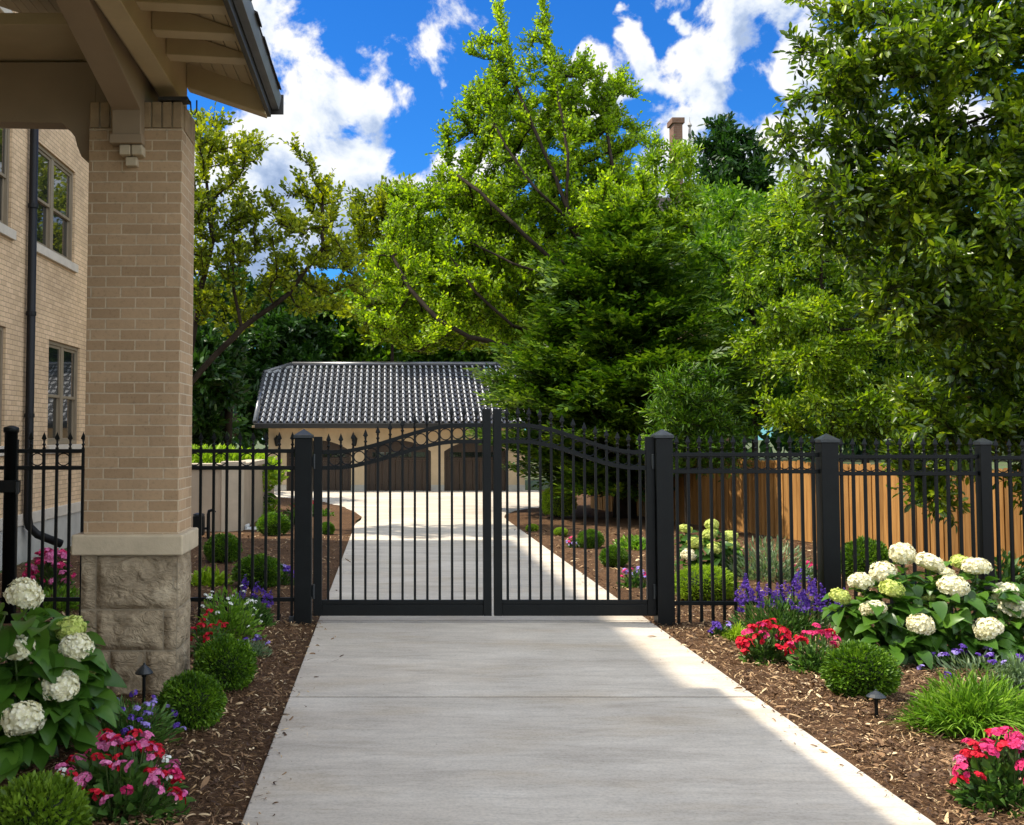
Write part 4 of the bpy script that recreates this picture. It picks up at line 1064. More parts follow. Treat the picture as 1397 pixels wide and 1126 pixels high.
rec('Gm', tree('deciduous_tree', 'mid-green leafy tree between the dark conifer and the right-hand trees', gnd(1030, Y), [W(1030, 520, Y), W(1025, 400, Y)],
    [(985, 300, Y-2.6, 50, 46, 1.1), (960, 350, Y-3, 40, 50, .9), (1010, 380, Y-2.5, 50, 50, 1.1), (1010, 310, Y, 62, 56, 1.5), (1060, 300, Y, 60, 56, 1.5), (990, 370, Y, 62, 62, 1.7), (1070, 380, Y, 70, 72, 1.8), (1000, 450, Y, 70, 62, 1.8), (1060, 480, Y, 75, 80, 1.8), (1000, 540, Y, 70, 62, 1.6), (1100, 560, Y, 60, 60, 1.5)],
    2.3, .40, M['l_mid'], M['bark'], .01, dict(thr=.035, per=5, slen=.42, nleaf=8, lsize=.14, T=T_OVAL, up=.3)))
Y = 33.0
rec('K', tree('evergreen_tree', 'dark dense tree filling the shade behind the conifer and the cedar fence', gnd(1180, Y), [W(1180, 540, Y), W(1180, 420, Y)],
    [(1180, 420, Y, 140, 110, 2.5), (1080, 520, Y, 110, 80, 2.4), (1280, 500, Y, 150, 110, 2.5), (1420, 430, Y, 140, 160, 2.6), (1240, 330, Y, 110, 90, 2.2), (960, 560, Y, 90, 60, 2)],
    .75, .7, M['l_dark'], M['bark'], .014, dict(thr=.06, per=8, slen=.6, nleaf=7, lsize=.32, T=T_OVAL, up=.2)))
# dark feathery conifer before the lime tree
def conifer(name, label, px, Y, top, prof, nb, leafm, seed=1, lsize=.17):
    b = P(px, 690, Y); base = Vector((b.x, Y, -.05)); H = P(px, top, Y).z
    t = thing(name, label, 'tree', base)
    tm = MB(); tm.smooth = True; tm.tube([base, base + Vector((.05, 0, H*.5)), base + Vector((0, 0, H))], [.26, .13, .02], 10)
    tm.build('trunk', M['bark'], t, uv=False)
    Pp, D, N, S = [], [], [], []; bn = []; bp = []
    for i in range(nb):
        z = H * (.05 + .95 * (i + rng.uniform()) / nb); hz = z / H
        L = np.interp(hz, [p[0] for p in prof], [p[1] for p in prof]) * rng.uniform(.6, 1.15); a = rng.uniform(0, 2*math.pi); L *= 1 + .28 * mnoise.noise((math.cos(a)*1.3, math.sin(a)*1.3, z*.55))
        out = np.array([math.cos(a), math.sin(a), 0]); sd = np.array([-math.sin(a), math.cos(a), 0]); o = np.array([base.x, base.y, z])
        rise = .45 + .45 * hz + rng.uniform(-.15, .2)
        ns = max(4, int(L / .14)); lastp = o
        for k in range(ns):
            f = (k + .5) / ns
            if f < .25: continue
            c = o + out * L * f + np.array([0, 0, L * (rise * f - .22 * f * f)])
            wspr = L * .34 * (1 - f) ** .6 + .12
            for sg in (-1, 1):
                m_ = max(2, int(wspr / .11))
                q = (np.arange(m_) + rng.uniform(0, 1, m_)) / m_
                p = c + sd * sg * (q * wspr)[:, None] + out * (q * wspr * .65)[:, None] + rng.normal(0, .045, (m_, 3)) + np.array([0, 0, -.05]) * q[:, None]
                Pp.append(p); D.append(np.tile(out * .9 + sd * sg * .75 + np.array([0, 0, .32]), (m_, 1)) + rng.normal(0, .3, (m_, 3)))
                N.append(np.array([0, 0, 1.]) + rng.normal(0, .4, (m_, 3))); S.append(lsize * rng.uniform(.6, 1.25, m_))
        bn += [o, o + out * L * .5 + np.array([0, 0, L*(rise*.5 - .07)]), o + out * L * .92 + np.array([0, 0, L*(rise*.92 - .24)])]
        j = len(bp); bp += [-1, j, j+1]
    V, Fa = place_leaves(np.concatenate(Pp), np.concatenate(D), np.concatenate(N), np.concatenate(S), T_NEED)
    link('crown', np_mesh('crown', V, Fa), leafm, t)
    bn = np.array(bn); lb = limb_mesh(bn, np.array(bp), np.tile([.03, .02, .008], len(bn)//3), 5)
    link('branches', np_mesh('branches', *lb, smooth=True), M['bark'], t)
    return t, len(Fa)
# a spray: a short axis with pairs of narrow needles
_nv = []; _nf = []
for k, (t0, sg) in enumerate(((.0, -1), (.0, 1), (.28, -1), (.28, 1), (.55, 0))):
    o = len(_nv); L_ = .5; ax = np.array([sg*.62, .78, .0]) if sg else np.array([0, 1, 0]); ax = ax / np.linalg.norm(ax); pw_ = np.array([ax[1], -ax[0], 0]) * .105
    b = np.array([0, t0, 0]); _nv += [b - pw_*.5, b + ax*L_*.55 - pw_ + np.array([0,0,.02]), b + ax*L_ + np.array([0,0,-.03]), b + ax*L_*.55 + pw_ + np.array([0,0,.02])]; _nf.append([o, o+1, o+2, o+3])
T_NEED = (np.array(_nv), np.array(_nf))
rec('D', conifer('conifer_tree', 'big dark feathery conifer behind the right gate leaf, its sprays covering the garage corner', 852, 24.0, 285,
    [(0, 2.1), (.12, 2.7), (.3, 2.75), (.5, 2.1), (.7, 1.4), (.88, .7), (1, .12)], 330, M['l_con'], 3, .35))
# glossy tall shrub before the conifer
Y = 20.0
rec('J', tree('tall_shrub', 'tall glossy-leaved shrub right of the conifer, showing above the gate post', gnd(935, Y), [W(935, 610, Y), W(936, 560, Y)],
    [(930, 535, Y, 46, 46, .7), (905, 570, Y, 36, 40, .6), (965, 570, Y, 42, 50, .7), (930, 610, Y, 55, 40, .7), (985, 620, Y, 40, 40, .6)],
    16, .2, M['l_mid'], M['bark'], .006, dict(thr=.02, per=4, slen=.26, nleaf=6, lsize=.135, T=T_SLIM, up=.3, twig=.003), cat='shrub'))
# yellow-green fine-leaved tree over the cedar fence
Y = 19.0
rec('H', tree('deciduous_tree', 'fine-leaved yellow-green tree spilling over the cedar fence', gnd(1135, Y), [W(1135, 560, Y), W(1130, 450, Y), W(1120, 380, Y)],
    [(1085, 250, Y, 40, 50, .9), (1060, 330, Y-.2, 56, 60, 1.1), (1120, 330, Y, 70, 75, 1.4), (1060, 420, Y-.4, 66, 62, 1.2), (1140, 430, Y-.4, 80, 75, 1.5), (1090, 500, Y-.6, 75, 55, 1.2), (1160, 540, Y-.8, 85, 60, 1.2), (1100, 575, Y-.5, 60, 34, .9), (1180, 600, Y-.9, 60, 40, .8), (1030, 480, Y, 34, 40, .7), (1210, 420, Y, 70, 90, 1.3), (1190, 310, Y, 60, 60, 1.1), (1250, 520, Y-.4, 70, 60, 1.1), (1290, 590, Y-.4, 70, 36, .8), (1230, 470, Y-.6, 60, 50, .9), (1330, 500, Y, 70, 70, 1.1)],
    3.6, .28, M['l_yel'], M['bark'], .007, dict(thr=.022, per=4, slen=.34, nleaf=8, lsize=.095, T=T_OVAL, up=.15, droop=.25, twig=.0035), pm=4))
# the big near tree at the right edge
Y = 12.6
rec('I', tree('broadleaf_tree', 'big glossy broad-leaved tree at the right edge, a low bough hanging before the cedar fence', (P(1610, 600, Y+.6).x, Y+.6, -.05),
    [W(1600, 480, Y+.6), W(1560, 330, Y+.4), W(1500, 200, Y+.2), W(1440, 80, Y)],
    [(1170, 45, Y, 60, 60, .9), (1140, 120, Y, 55, 55, .8), (1105, 190, Y, 40, 30, .6), (1220, 130, Y, 90, 90, 1.3), (1320, 60, Y, 110, 90, 1.5), (1250, 250, Y, 110, 90, 1.4), (1180, 300, Y, 70, 70, 1.0), (1350, 220, Y, 110, 110, 1.5), (1310, 360, Y, 120, 90, 1.4), (1390, 420, Y, 100, 120, 1.4), (1250, 440, Y+.2, 80, 70, 1.1), (1310, 540, Y+.2, 100, 70, 1.1), (1400, 570, Y, 70, 80, 1.0), (1270, 640, Y+.4, 66, 45, .7), (1300, 688, Y+.5, 40, 22, .5), (1380, 660, Y+.4, 60, 40, .7), (1480, 250, Y, 90, 250, 1.5), (1235, 610, Y+.4, 50, 40, .7), (1430, -40, Y, 160, 80, 1.6), (1120, 20, Y, 26, 30, .4), (1480, 560, Y, 60, 150, 1.2)],
    7.0, .21, M['l_glossy'], M['bark'], .0045, dict(thr=.015, per=2, slen=.29, nleaf=9, lsize=.112, T=T_LAUR, up=.3, spread=.8, twig=.0032), pm=4.4,
    extra_chains=[(.62, [W(1480, 150, Y), W(1390, 145, Y-.1), W(1300, 175, Y-.2), W(1240, 205, Y-.2), W(1160, 200, Y-.1), W(1110, 190, Y), W(1064, 186, Y)]), (.66, [W(1420, 95, Y), W(1320, 85, Y), W(1220, 95, Y), W(1150, 120, Y), W(1082, 138, Y)]), (.74, [W(1400, 40, Y), W(1290, 20, Y), W(1190, 35, Y), W(1130, 22, Y), W(1092, -8, Y)]), (.70, [W(1400, 80, Y+.4), W(1270, 70, Y+.3), W(1160, 75, Y+.2), W(1088, 72, Y+.1)]), (.60, [W(1440, 220, Y-.3), W(1330, 230, Y-.4), W(1220, 250, Y-.4), W(1140, 255, Y-.3), W(1092, 240, Y-.2)]), (.5, [W(1460, 330, Y), W(1360, 350, Y), W(1290, 400, Y)]), (.3, [W(1470, 520, Y+.3), W(1390, 560, Y+.3), W(1320, 610, Y+.4), W(1275, 655, Y+.5)])]))
# far wood closing the horizon
n = 15000; x = rng.uniform(-70, 95, n); yv = rng.uniform(78, 92, n); hgt = 7 + 3.5*np.array([mnoise.noise((a*.09, 1, 2)) + .6*mnoise.noise((a*.3, 5, 2)) for a in x])
z = hgt * rng.uniform(0, 1, n) ** .8
V, Fa = place_leaves(np.stack([x, yv, z], 1), rand_dir(n) + np.array([0, -.3, .4]), rand_dir(n), 1.3 * rng.uniform(.5, 1.2, n), T_WIDE)
V[:, 2] = np.maximum(V[:, 2], -.04)
props(link('far_woods', np_mesh('far_woods', V, Fa), M['l_dark']), 'far dark wood closing the view behind the garden trees', kind='stuff')
# ================================================================== SHRUBS AND FLOWERS
USED = set()
def shell_pts(n, rx, ry, rz, lo=.82, hi=1.03, zmin=-.75):
    d = rand_dir(int(n * 1.6)); d = d[d[:, 2] > zmin][:n]
    return d, d * np.array([rx, ry, rz]) * rng.uniform(lo, hi, (len(d), 1))
def core_obj(parent, rx, rz, zc, name='branches', mat='core'):  # added solid dark core that blocks the view through the ball, no real branches
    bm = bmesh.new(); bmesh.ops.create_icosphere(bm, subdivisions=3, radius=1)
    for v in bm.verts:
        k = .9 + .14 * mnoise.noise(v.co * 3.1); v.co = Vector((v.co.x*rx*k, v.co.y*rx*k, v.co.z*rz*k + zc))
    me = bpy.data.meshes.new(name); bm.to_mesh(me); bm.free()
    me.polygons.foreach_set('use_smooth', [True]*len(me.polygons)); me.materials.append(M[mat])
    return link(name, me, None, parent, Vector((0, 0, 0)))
def ball_proto(n, lsize, mat, seed, up=.15, T=T_SLIM, sq=.88, lump=.12):
    """clipped ball shrub of radius 1, standing on z = 0"""
    t = thing('ball_shrub', '', 'shrub', (0, 0, -50))
    d, p = shell_pts(n, 1, 1, sq, .80, 1.0)
    k = np.array([1 + lump * mnoise.noise((q[0]*2.6 + seed, q[1]*2.6, q[2]*2.6)) + lump*.6*mnoise.noise((q[0]*6 + seed, q[1]*6, q[2]*6)) for q in d])
    p = p * k[:, None]
    Dv = d * .9 + rand_dir(len(d)) * .6 + np.array([0, 0, up])
    V, Fa = place_leaves(p - d * lsize * .5, Dv, rand_dir(len(d)) + d * .4, lsize * rng.uniform(.6, 1.3, len(d)), T)
    V[:, 2] += sq * .93; V[:, 2] = np.maximum(V[:, 2], .0)
    link('foliage', np_mesh('foliage', V, Fa), M[mat], t, Vector((0, 0, 0)))
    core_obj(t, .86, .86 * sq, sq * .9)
    KIDS[t.name] = list(t.children); return t
BX = [ball_proto(7500, .12, 'l_box', 1, .15, T_OVAL), ball_proto(7500, .12, 'l_box', 9, .15, T_OVAL)]
BB = ball_proto(5200, .15, 'l_boxb', 14, .2, T_OVAL, .9, .06)
LB = ball_proto(7000, .13, 'l_limeb', 4, .25, T_SLIM, .80, .10)
def ball(px, pyb, rpx, label, proto=None, rz=1.0, group='clipped ball shrubs', cat=None):
    b = G(px, pyb); r = rpx * sc(b.y)
    pr = proto if proto is not None else BX[len(USED) % 2]
    o = place(pr, USED, (b.x, b.y, .0), random.uniform(0, 6.28), (r * random.uniform(.93, 1.05), r * random.uniform(.93, 1.05), r * rz), label, group)
    return o
BXi = [0]
def bx_(*a, **k):
    BXi[0] += 1; return ball(*a, proto=BX[BXi[0] % 2], **k)
bx_(307, 944, 43, 'clipped green ball shrub beside the drive, to the right of the pillar base')
bx_(261, 996, 45, 'clipped green ball shrub just in front of the pillar base, by the path light')
bx_(1175, 956, 49, 'clipped green ball shrub behind the right path light, in front of the hydrangea', rz=.92)
o = ball(52, 1192, 74, 'bright green ball shrub cut by the bottom left corner of the picture', proto=BB, rz=1.02)
bx_(304, 769, 27, 'round green shrub behind the fence, in front of the beige garden wall corner', rz=.88)
bx_(352, 804, 33, 'round green shrub behind the fence with small blue flowers at its right side', rz=.82)
bx_(373, 732, 24, 'round green shrub farther back against the end of the garden wall', rz=.8)
bx_(446, 731, 11, 'small round shrub seen through the left gate leaf, near the bend of the drive')
bx_(405, 716, 12, 'small round shrub between the garden wall end and the left gate post')
bx_(838, 775, 19, 'small round ball shrub seen through the right gate leaf, alone on the mulch', rz=.92)
bx_(806, 750, 19, 'round shrub seen through the right gate leaf, left of a strip of low green plants', rz=.85)
bx_(1182, 800, 36, 'rounded green shrub behind the iron fence, against the cedar boards', rz=1.05)
ball(962, 822, 45, 'lime-green mounded shrub behind the fence, right of the gate post', proto=LB, rz=.72, group='lime mounded shrubs')
ball(762, 708, 26, 'lime-green loose shrub at the foot of the conifer, by the drive bend', proto=LB, rz=1.15, group='lime mounded shrubs')
ball(726, 726, 9, 'tiny lime tuft nearest the drive bend behind the right gate leaf', proto=LB, rz=.8, group='lime mounded shrubs')
ball(765, 732, 10, 'small lime tuft in a row with the ball shrubs behind the right gate leaf', proto=LB, rz=.8, group='lime mounded shrubs')

# ---- generic pieces
def leaf_dome(n, rx, ry, rz, lsize, T, up=.4, lo=.35, zoff=.0, flat=.5):
    d, p = shell_pts(n, rx, ry, rz, lo, 1.0, -.05)
    Dv = d * np.array([1, 1, .5]) + rand_dir(n if len(d) == n else len(d)) * .45 + np.array([0, 0, up])
    p = p - nrm(Dv) * lsize * .4
    p[:, 2] = np.maximum(p[:, 2] + zoff, .01)
    return place_leaves(p, Dv, np.array([0, 0, flat]) + d * .6 + rand_dir(len(d)) * .35, lsize * rng.uniform(.6, 1.25, len(d)), T)
def stems_mesh(ends, r=.004, base_spread=.25):
    n = len(ends); e = np.array(ends); b = e * np.array([base_spread, base_spread, 0]); m_ = (b*.45 + e*.55) + np.array([0, 0, .05]) * e[:, 2:3]
    nodes = np.empty((3*n, 3)); nodes[0::3] = b; nodes[1::3] = m_; nodes[2::3] = e
    par = np.full(3*n, -1); par[1::3] = np.arange(n)*3; par[2::3] = np.arange(n)*3 + 1
    return limb_mesh(nodes, par, np.full(3*n, r), 5)
def petal_fan(cent, normals, psize, npet, T, cup=.35):
    """florets: npet petals around each centre"""
    n = len(cent); a = nrm(np.cross(normals, rand_dir(n))); b = np.cross(normals, a); Ps, D, N, S = [], [], [], []
    ph = rng.uniform(0, 6.28, (n, 1))
    for k in range(npet):
        t = ph + 2*np.pi*k/npet; dd = a*np.cos(t) + b*np.sin(t) + normals*cup
        Ps.append(cent); D.append(dd); N.append(normals); S.append(psize * rng.uniform(.8, 1.15, n))
    return place_leaves(np.concatenate(Ps), np.concatenate(D), np.concatenate(N), np.concatenate(S), T)
T_PET = (np.array([[0,0,0],[-.36,.35,.06],[-.42,.75,.1],[0,1,.02],[.42,.75,.1],[.36,.35,.06]]), np.array([[0,3,2,1],[0,5,4,3]]))

# ---- hydrangeas
def hyd_head(seed, nfl=170, r=1.0, mat='p_white'):
    d, p = shell_pts(nfl, 1, 1, .86, .93, 1.06, -.62)
    p = p * (1 + .08 * np.array([[mnoise.noise((q[0]*2.5+seed, q[1]*2.5, q[2]*2.5))] for q in d]))
    nn = nrm(d + rand_dir(len(d)) * .38)
    V, Fa = petal_fan(p, nn, .20, 4, T_PET, .25)
    d2, p2 = shell_pts(260, .93, .93, .80, .80, .99, -.7)
    V2, F2 = place_leaves(p2, rand_dir(len(d2)) + d2*.2, d2, .20 * rng.uniform(.7, 1.1, len(d2)), T_PET)
    nr, ns = 8, 14; V3 = []; F3 = []
    for i in range(nr + 1):
        ph = -1.2 + (math.pi/2 + 1.2) * i / nr
        for j in range(ns): V3.append((.86*math.cos(ph)*math.cos(j*2*math.pi/ns), .86*math.cos(ph)*math.sin(j*2*math.pi/ns), .73*math.sin(ph)))
    for i in range(nr):
        for j in range(ns): F3.append((i*ns+j, i*ns+(j+1) % ns, (i+1)*ns+(j+1) % ns, (i+1)*ns+j))
    V3 = np.array(V3); F3 = np.array(F3)
    me = np_mesh('flower_head', *cat_mesh([(V, Fa), (V2, F2), (V3, F3)])); me.materials.append(M[mat]); return me
HH = [hyd_head(1), hyd_head(5), hyd_head(8)]; HL = [hyd_head(3, 150, 1, 'p_lime')]
def hydrangea(label, bpx, bpy, heads, leafspec, nleaf, lsize, dpt, seed=0):
    """heads: (px, py, radius px, depth offset m, lime?)"""
    b = G(bpx, bpy); t = thing('hydrangea', label, 'flowering shrub', b, 'hydrangeas')
    Pp, D, N, S = [], [], [], []; ends = []
    for (px, py, r, do, lime) in heads:
        do -= .12
        c = P(px, py, b.y + do); rr = r * sc(b.y + do)
        me = (HL if lime else HH)[random.randrange(1 if lime else 3)]
        o = link('flower_head', me, None, t, c - b); q_ = random.uniform(.92, 1.08); o.scale = (rr*q_, rr/q_, rr*random.uniform(.74, 1.0)); o.rotation_euler = (random.uniform(-.4, .4), random.uniform(-.4, .4), random.uniform(0, 6))
        q = np.array(c - b); ends.append(q - np.array([0, 0, rr*.6]))
        for k in range(6):   # collar of leaves under each head
            a = rng.uniform(0, 6.28); dv = np.array([math.cos(a), math.sin(a), rng.uniform(-.15, .35)])
            Pp.append(q + np.array([0, 0, -rr*.95 - .04*k*rng.uniform()]) + dv*.01); D.append(dv); N.append(np.array([0, 0, 1.]) + rng.normal(0, .25, 3)); S.append(lsize * rng.uniform(.75, 1.15))
    for (px, py, do, rx, ry, rd, n) in leafspec:
        c = np.array(P(px, py, b.y + do) - b); k = sc(b.y + do)
        d = rand_dir(n); p = c + d * np.array([rx*k, rd, ry*k]) * rng.uniform(.45, 1.0, (n, 1)); p[:, 2] = np.maximum(p[:, 2], .05)
        for i in range(n):
            Pp.append(p[i]); dv = d[i] * np.array([1, 1, .3]) + np.array([0, -.35, -.15]) + rng.normal(0, .35, 3); D.append(dv); N.append(np.array([0, -.35, 1.]) + d[i]*.35 + rng.normal(0, .3, 3)); S.append(lsize * rng.uniform(.65, 1.25))
    V, Fa = place_leaves(np.array(Pp), np.array(D), np.array(N), np.array(S), T_BIG)
    V[:, 2] = np.maximum(V[:, 2], .015)
    link('leaves', np_mesh('leaves', V, Fa, smooth=True), M['l_hyd'], t, Vector((0, 0, 0)))
    link('stems', np_mesh('stems', *stems_mesh(ends, .006)), M['stem_g'], t, Vector((0, 0, 0)))
    return t
hydrangea('white hydrangea with large round flower heads at the left edge, before the pillar', 38, 1046,
    [(33, 811, 25, .25, 0), (21, 885, 25, -.05, 0), (97, 858, 19, .2, 1), (104, 884, 21, .1, 0), (83, 936, 24, -.1, 0), (32, 983, 26, -.3, 0), (122, 915, 12, .25, 1), (52, 862, 10, .3, 1), (-30, 850, 26, .1, 0), (-40, 950, 26, -.1, 0)],
    [(30, 900, 0, 70, 70, .35, 80), (80, 920, .1, 55, 60, .3, 60), (40, 980, -.1, 75, 45, .35, 80), (100, 970, 0, 40, 40, .25, 34), (-30, 930, 0, 70, 90, .4, 60), (20, 850, .2, 40, 30, .2, 22)], 0, .175, .5)
hydrangea('big white hydrangea with many flower heads on the right, before the iron fence', 1270, 905,
    [(1231, 756, 16, .35, 0), (1268, 768, 17, .2, 0), (1311, 767, 13, .4, 1), (1332, 774, 17, .2, 0), (1205, 781, 16, .3, 0), (1174, 794, 15, .25, 0), (1217, 805, 15, .05, 1), (1300, 800, 17.5, .0, 0), (1146, 814, 12.5, .25, 1), (1191, 831, 15.5, .0, 0), (1256, 852, 16, -.2, 0), (1348, 859, 17, -.25, 0), (1370, 809, 16, .1, 0), (1384, 831, 18, .0, 0), (1266, 815, 9, .2, 1), (1293, 783, 9, .4, 0), (1420, 800, 17, .1, 0), (1425, 860, 17, -.1, 0)],
    [(1200, 840, .1, 60, 40, .35, 80), (1260, 830, .1, 70, 50, .4, 100), (1320, 830, .1, 70, 50, .4, 100), (1380, 850, 0, 55, 50, .35, 70), (1230, 875, -.1, 60, 25, .3, 60), (1320, 880, -.1, 75, 25, .35, 80), (1160, 835, .2, 30, 22, .25, 20), (1430, 850, 0, 50, 50, .4, 40)], 0, .165, .5)
hydrangea('lime-green hydrangea behind the iron fence, left of the silvery foliage', 962, 786,
    [(935, 722, 9, .1, 1), (971, 716, 8.5, .1, 1), (968, 729, 10, 0, 1), (995, 732, 11, .1, 1), (948, 742, 12, -.1, 1), (1000, 744, 8, 0, 1), (940, 758, 10, -.2, 0), (975, 748, 10, -.2, 1)],
    [(962, 750, 0, 36, 24, .35, 90), (990, 762, 0, 26, 16, .3, 40)], 0, .17, .4)

# ---- bedding flowers: domes of leaves with flower clusters, each cluster a part
def cluster_mesh(nfl, r, psize, npet, mat, eye=None, dome=.55):
    d, p = shell_pts(nfl * 2, r, r, r*dome, .85, 1.05, .0); d, p = d[:nfl], p[:nfl]
    V, Fa = petal_fan(p, nrm(d + rand_dir(len(d)) * .3 + np.array([0, 0, .3])), psize, npet, T_PET, .2)
    me = np_mesh('flower_cluster', V, Fa); me.materials.append(M[mat]); return me
CL = {k: [cluster_mesh(13, .036, .0175, 5, k) for _ in range(2)] for k in ('p_red', 'p_rose', 'p_pink', 'p_violet', 'p_lav', 'p_whiteb')}
def spike_mesh(mat, L=.20, r=.015):
    n = 46; z = np.sort(rng.uniform(0, 1, n)); a = rng.uniform(0, 6.28, n); rr = r * (1.15 - z)
    p = np.stack([rr*np.cos(a)*.4, rr*np.sin(a)*.4, z*L], 1); nn = nrm(np.stack([np.cos(a), np.sin(a), np.full(n, .55)], 1))
    V, Fa = place_leaves(p, nn, rand_dir(n), .034 * (1.15 - z*.75), T_PET)
    me = np_mesh('flower_spike', V, Fa); me.materials.append(M[mat]); return me
SP = [spike_mesh('p_violet') for _ in range(3)]
def bedding(name, label, bpx, bpy, rpx, hpx, nleaf, lsize, blooms, cat='flowers', group=None, leafmat='l_flow', T=T_OVAL, depth=.8, up=.45):
    """blooms: (material, count, scale)"""
    b = G(bpx, bpy); k = sc(b.y); rx = rpx*k; h = hpx*k; t = thing(name, label, cat, b, group)
    V, Fa = leaf_dome(nleaf, rx, rx*depth, h*.96, lsize, T, up)
    ends = []
    for (mat, cnt, s_) in blooms:
        for i in range(cnt):
            a = rng.uniform(0, 6.28); q = math.sqrt(rng.uniform(0, .92)); x, y_ = q*math.cos(a), q*math.sin(a)
            z = h * math.sqrt(max(.03, 1 - q*q)) * rng.uniform(.86, 1.12) + .01
            pos = np.array([x*rx, y_*rx*depth, z])
            ms = CL[mat]; o = link('flower_cluster', ms[i % len(ms)], None, t, Vector(pos)); ss = s_ * rng.uniform(.6, 1.1); o.scale = (ss, ss, ss)
            o.rotation_euler = (y_*-.7 + rng.normal(0, .2), x*.7 + rng.normal(0, .2), rng.uniform(0, 6)); ends.append(pos)
    link('foliage', np_mesh('foliage', V, Fa), M[leafmat], t, Vector((0, 0, 0)))
    if ends: link('stems', np_mesh('stems', *stems_mesh(ends, .0028, .5)), M['stem_g'], t, Vector((0, 0, 0)))
    return t
bedding('bedding_flowers', 'mound of pink and red bedding flowers at the lower left, before the violet flowers', 162, 1116, 92, 100, 1000, .07,
        [('p_pink', 42, .9), ('p_red', 32, .95), ('p_rose', 16, .85), ('p_whiteb', 3, .6)], group='red and pink bedding flowers', T=T_WIDE)
bedding('bedding_flowers', 'red bedding flowers tucked behind the right side of the pillar base', 286, 897, 28, 56, 420, .055, [('p_red', 15, .95)], group='red and pink bedding flowers')
bedding('bedding_flowers', 'bright red bedding flowers right of the drive, left one of a pair', 1046, 906, 38, 50, 620, .06, [('p_red', 26, 1.25), ('p_rose', 6, 1.2)], group='red and pink bedding flowers')
bedding('bedding_flowers', 'rose-red bedding flowers with much green, between the red clump and the ball shrub', 1115, 918, 40, 56, 700, .06, [('p_rose', 16, 1.1), ('p_red', 6, 1.1)], group='red and pink bedding flowers')
bedding('bedding_flowers', 'large rose-red bedding flowers at the lower right corner by the grass mound', 1372, 1104, 68, 92, 700, .065, [('p_rose', 34, 1.1), ('p_red', 18, 1.1), ('p_pink', 8, .95)], group='red and pink bedding flowers', T=T_WIDE)
bedding('azalea', 'magenta azalea behind the left fence, at the foot of the house wall', 68, 812, 33, 56, 800, .07, [('p_rose', 18, 1.5), ('p_pink', 26, 1.6)], cat='flowers')
bedding('bedding_flowers', 'small purple and pink flowers behind the right gate leaf, nearest the hinge stile', 866, 803, 22, 25, 500, .06, [('p_lav', 8, 1.1), ('p_rose', 5, 1.0)], group='small flowers behind the fence')
bedding('bedding_flowers', 'small pink flowers on the mulch left of a ball shrub, behind the right gate leaf', 785, 748, 11, 16, 160, .07, [('p_lav', 5, 1.3), ('p_rose', 4, 1.3)], group='small flowers behind the fence')
bedding('bedding_flowers', 'small blue-violet flowers trailing by a round shrub behind the left fence', 388, 802, 16, 26, 260, .055, [('p_violet', 16, 1.0), ('p_lav', 6, 1.0)], group='small flowers behind the fence')
bedding('bedding_flowers', 'small orange-red flowers on the bank before the apron, left of the drive', 415, 702, 30, 18, 260, .09, [('p_red', 9, 1.6)], group='small flowers behind the fence')
bedding('bedding_flowers', 'small dark red flowers among foliage behind the iron fence, left of the thick post', 1098, 788, 20, 18, 260, .07, [('p_rose', 7, 1.2)], group='small flowers behind the fence')
bedding('white_flowers', 'leafy plant flecked with small white flowers, before the fence right of the pillar', 312, 872, 48, 70, 1500, .055, [('p_whiteb', 26, .55)], leafmat='l_grass')
bedding('lavender', 'small tuft of grey-green leaves with lavender flowers near the left gate post', 342, 897, 30, 24, 800, .05, [('p_lav', 10, .8), ('p_violet', 4, .8)], leafmat='l_grey', T=T_SLIM, cat='flowers')
bedding('bellflowers', 'violet bellflowers spreading over leaves below the path light, left of the drive', 168, 1018, 84, 62, 1500, .07, [('p_violet', 26, .72), ('p_lav', 20, .72)], T=T_SLIM, up=.25)
bedding('bellflowers', 'small violet bellflowers at the left foot of the purple salvia', 985, 873, 17, 24, 320, .05, [('p_violet', 7, .8), ('p_lav', 3, .7)])
bedding('bellflowers', 'violet bellflowers behind the grass mound at the right edge', 1335, 925, 80, 36, 420, .07, [('p_violet', 24, .85), ('p_lav', 8, .8)], T=T_SLIM, leafmat='l_grey')
bedding('foliage_plant', 'low bright green leaves behind the left fence, under the garden wall shrub', 285, 800, 38, 26, 500, .085, [], cat='plant', leafmat='l_limeb', group='low leafy plants')
bedding('foliage_plant', 'low green foliage behind the left fence, below the magenta azalea', 75, 836, 48, 36, 800, .075, [], cat='plant', leafmat='l_grass', group='low leafy plants')
bedding('foliage_plant', 'silvery green foliage before the cedar fence, right of the lime hydrangea', 1050, 792, 62, 62, 1900, .085, [], cat='plant', leafmat='l_grey', T=T_SLIM, group='low leafy plants', up=.8)
bedding('foliage_plant', 'strip of low green leaves behind the right gate leaf by the hinge stile', 868, 750, 36, 20, 700, .09, [], cat='plant', leafmat='l_grass', group='low leafy plants')
bedding('foliage_plant', 'green leaves behind the narrow fence post at the right edge', 1372, 812, 46, 60, 700, .10, [], cat='plant', leafmat='l_flow', group='low leafy plants')
bedding('foliage_plant', 'low green leaves right behind the right gate post', 918, 806, 18, 34, 300, .08, [], cat='plant', leafmat='l_flow', group='low leafy plants')
bedding('foliage_plant', 'leafy green plant at the garden wall end beside the apron', 368, 706, 16, 30, 260, .12, [], cat='plant', leafmat='l_limeb', group='low leafy plants')
bedding('foliage_plant', 'low green plant by the drive bend, behind the left gate leaf', 437, 706, 22, 14, 260, .10, [], cat='plant', leafmat='l_box', group='low leafy plants')
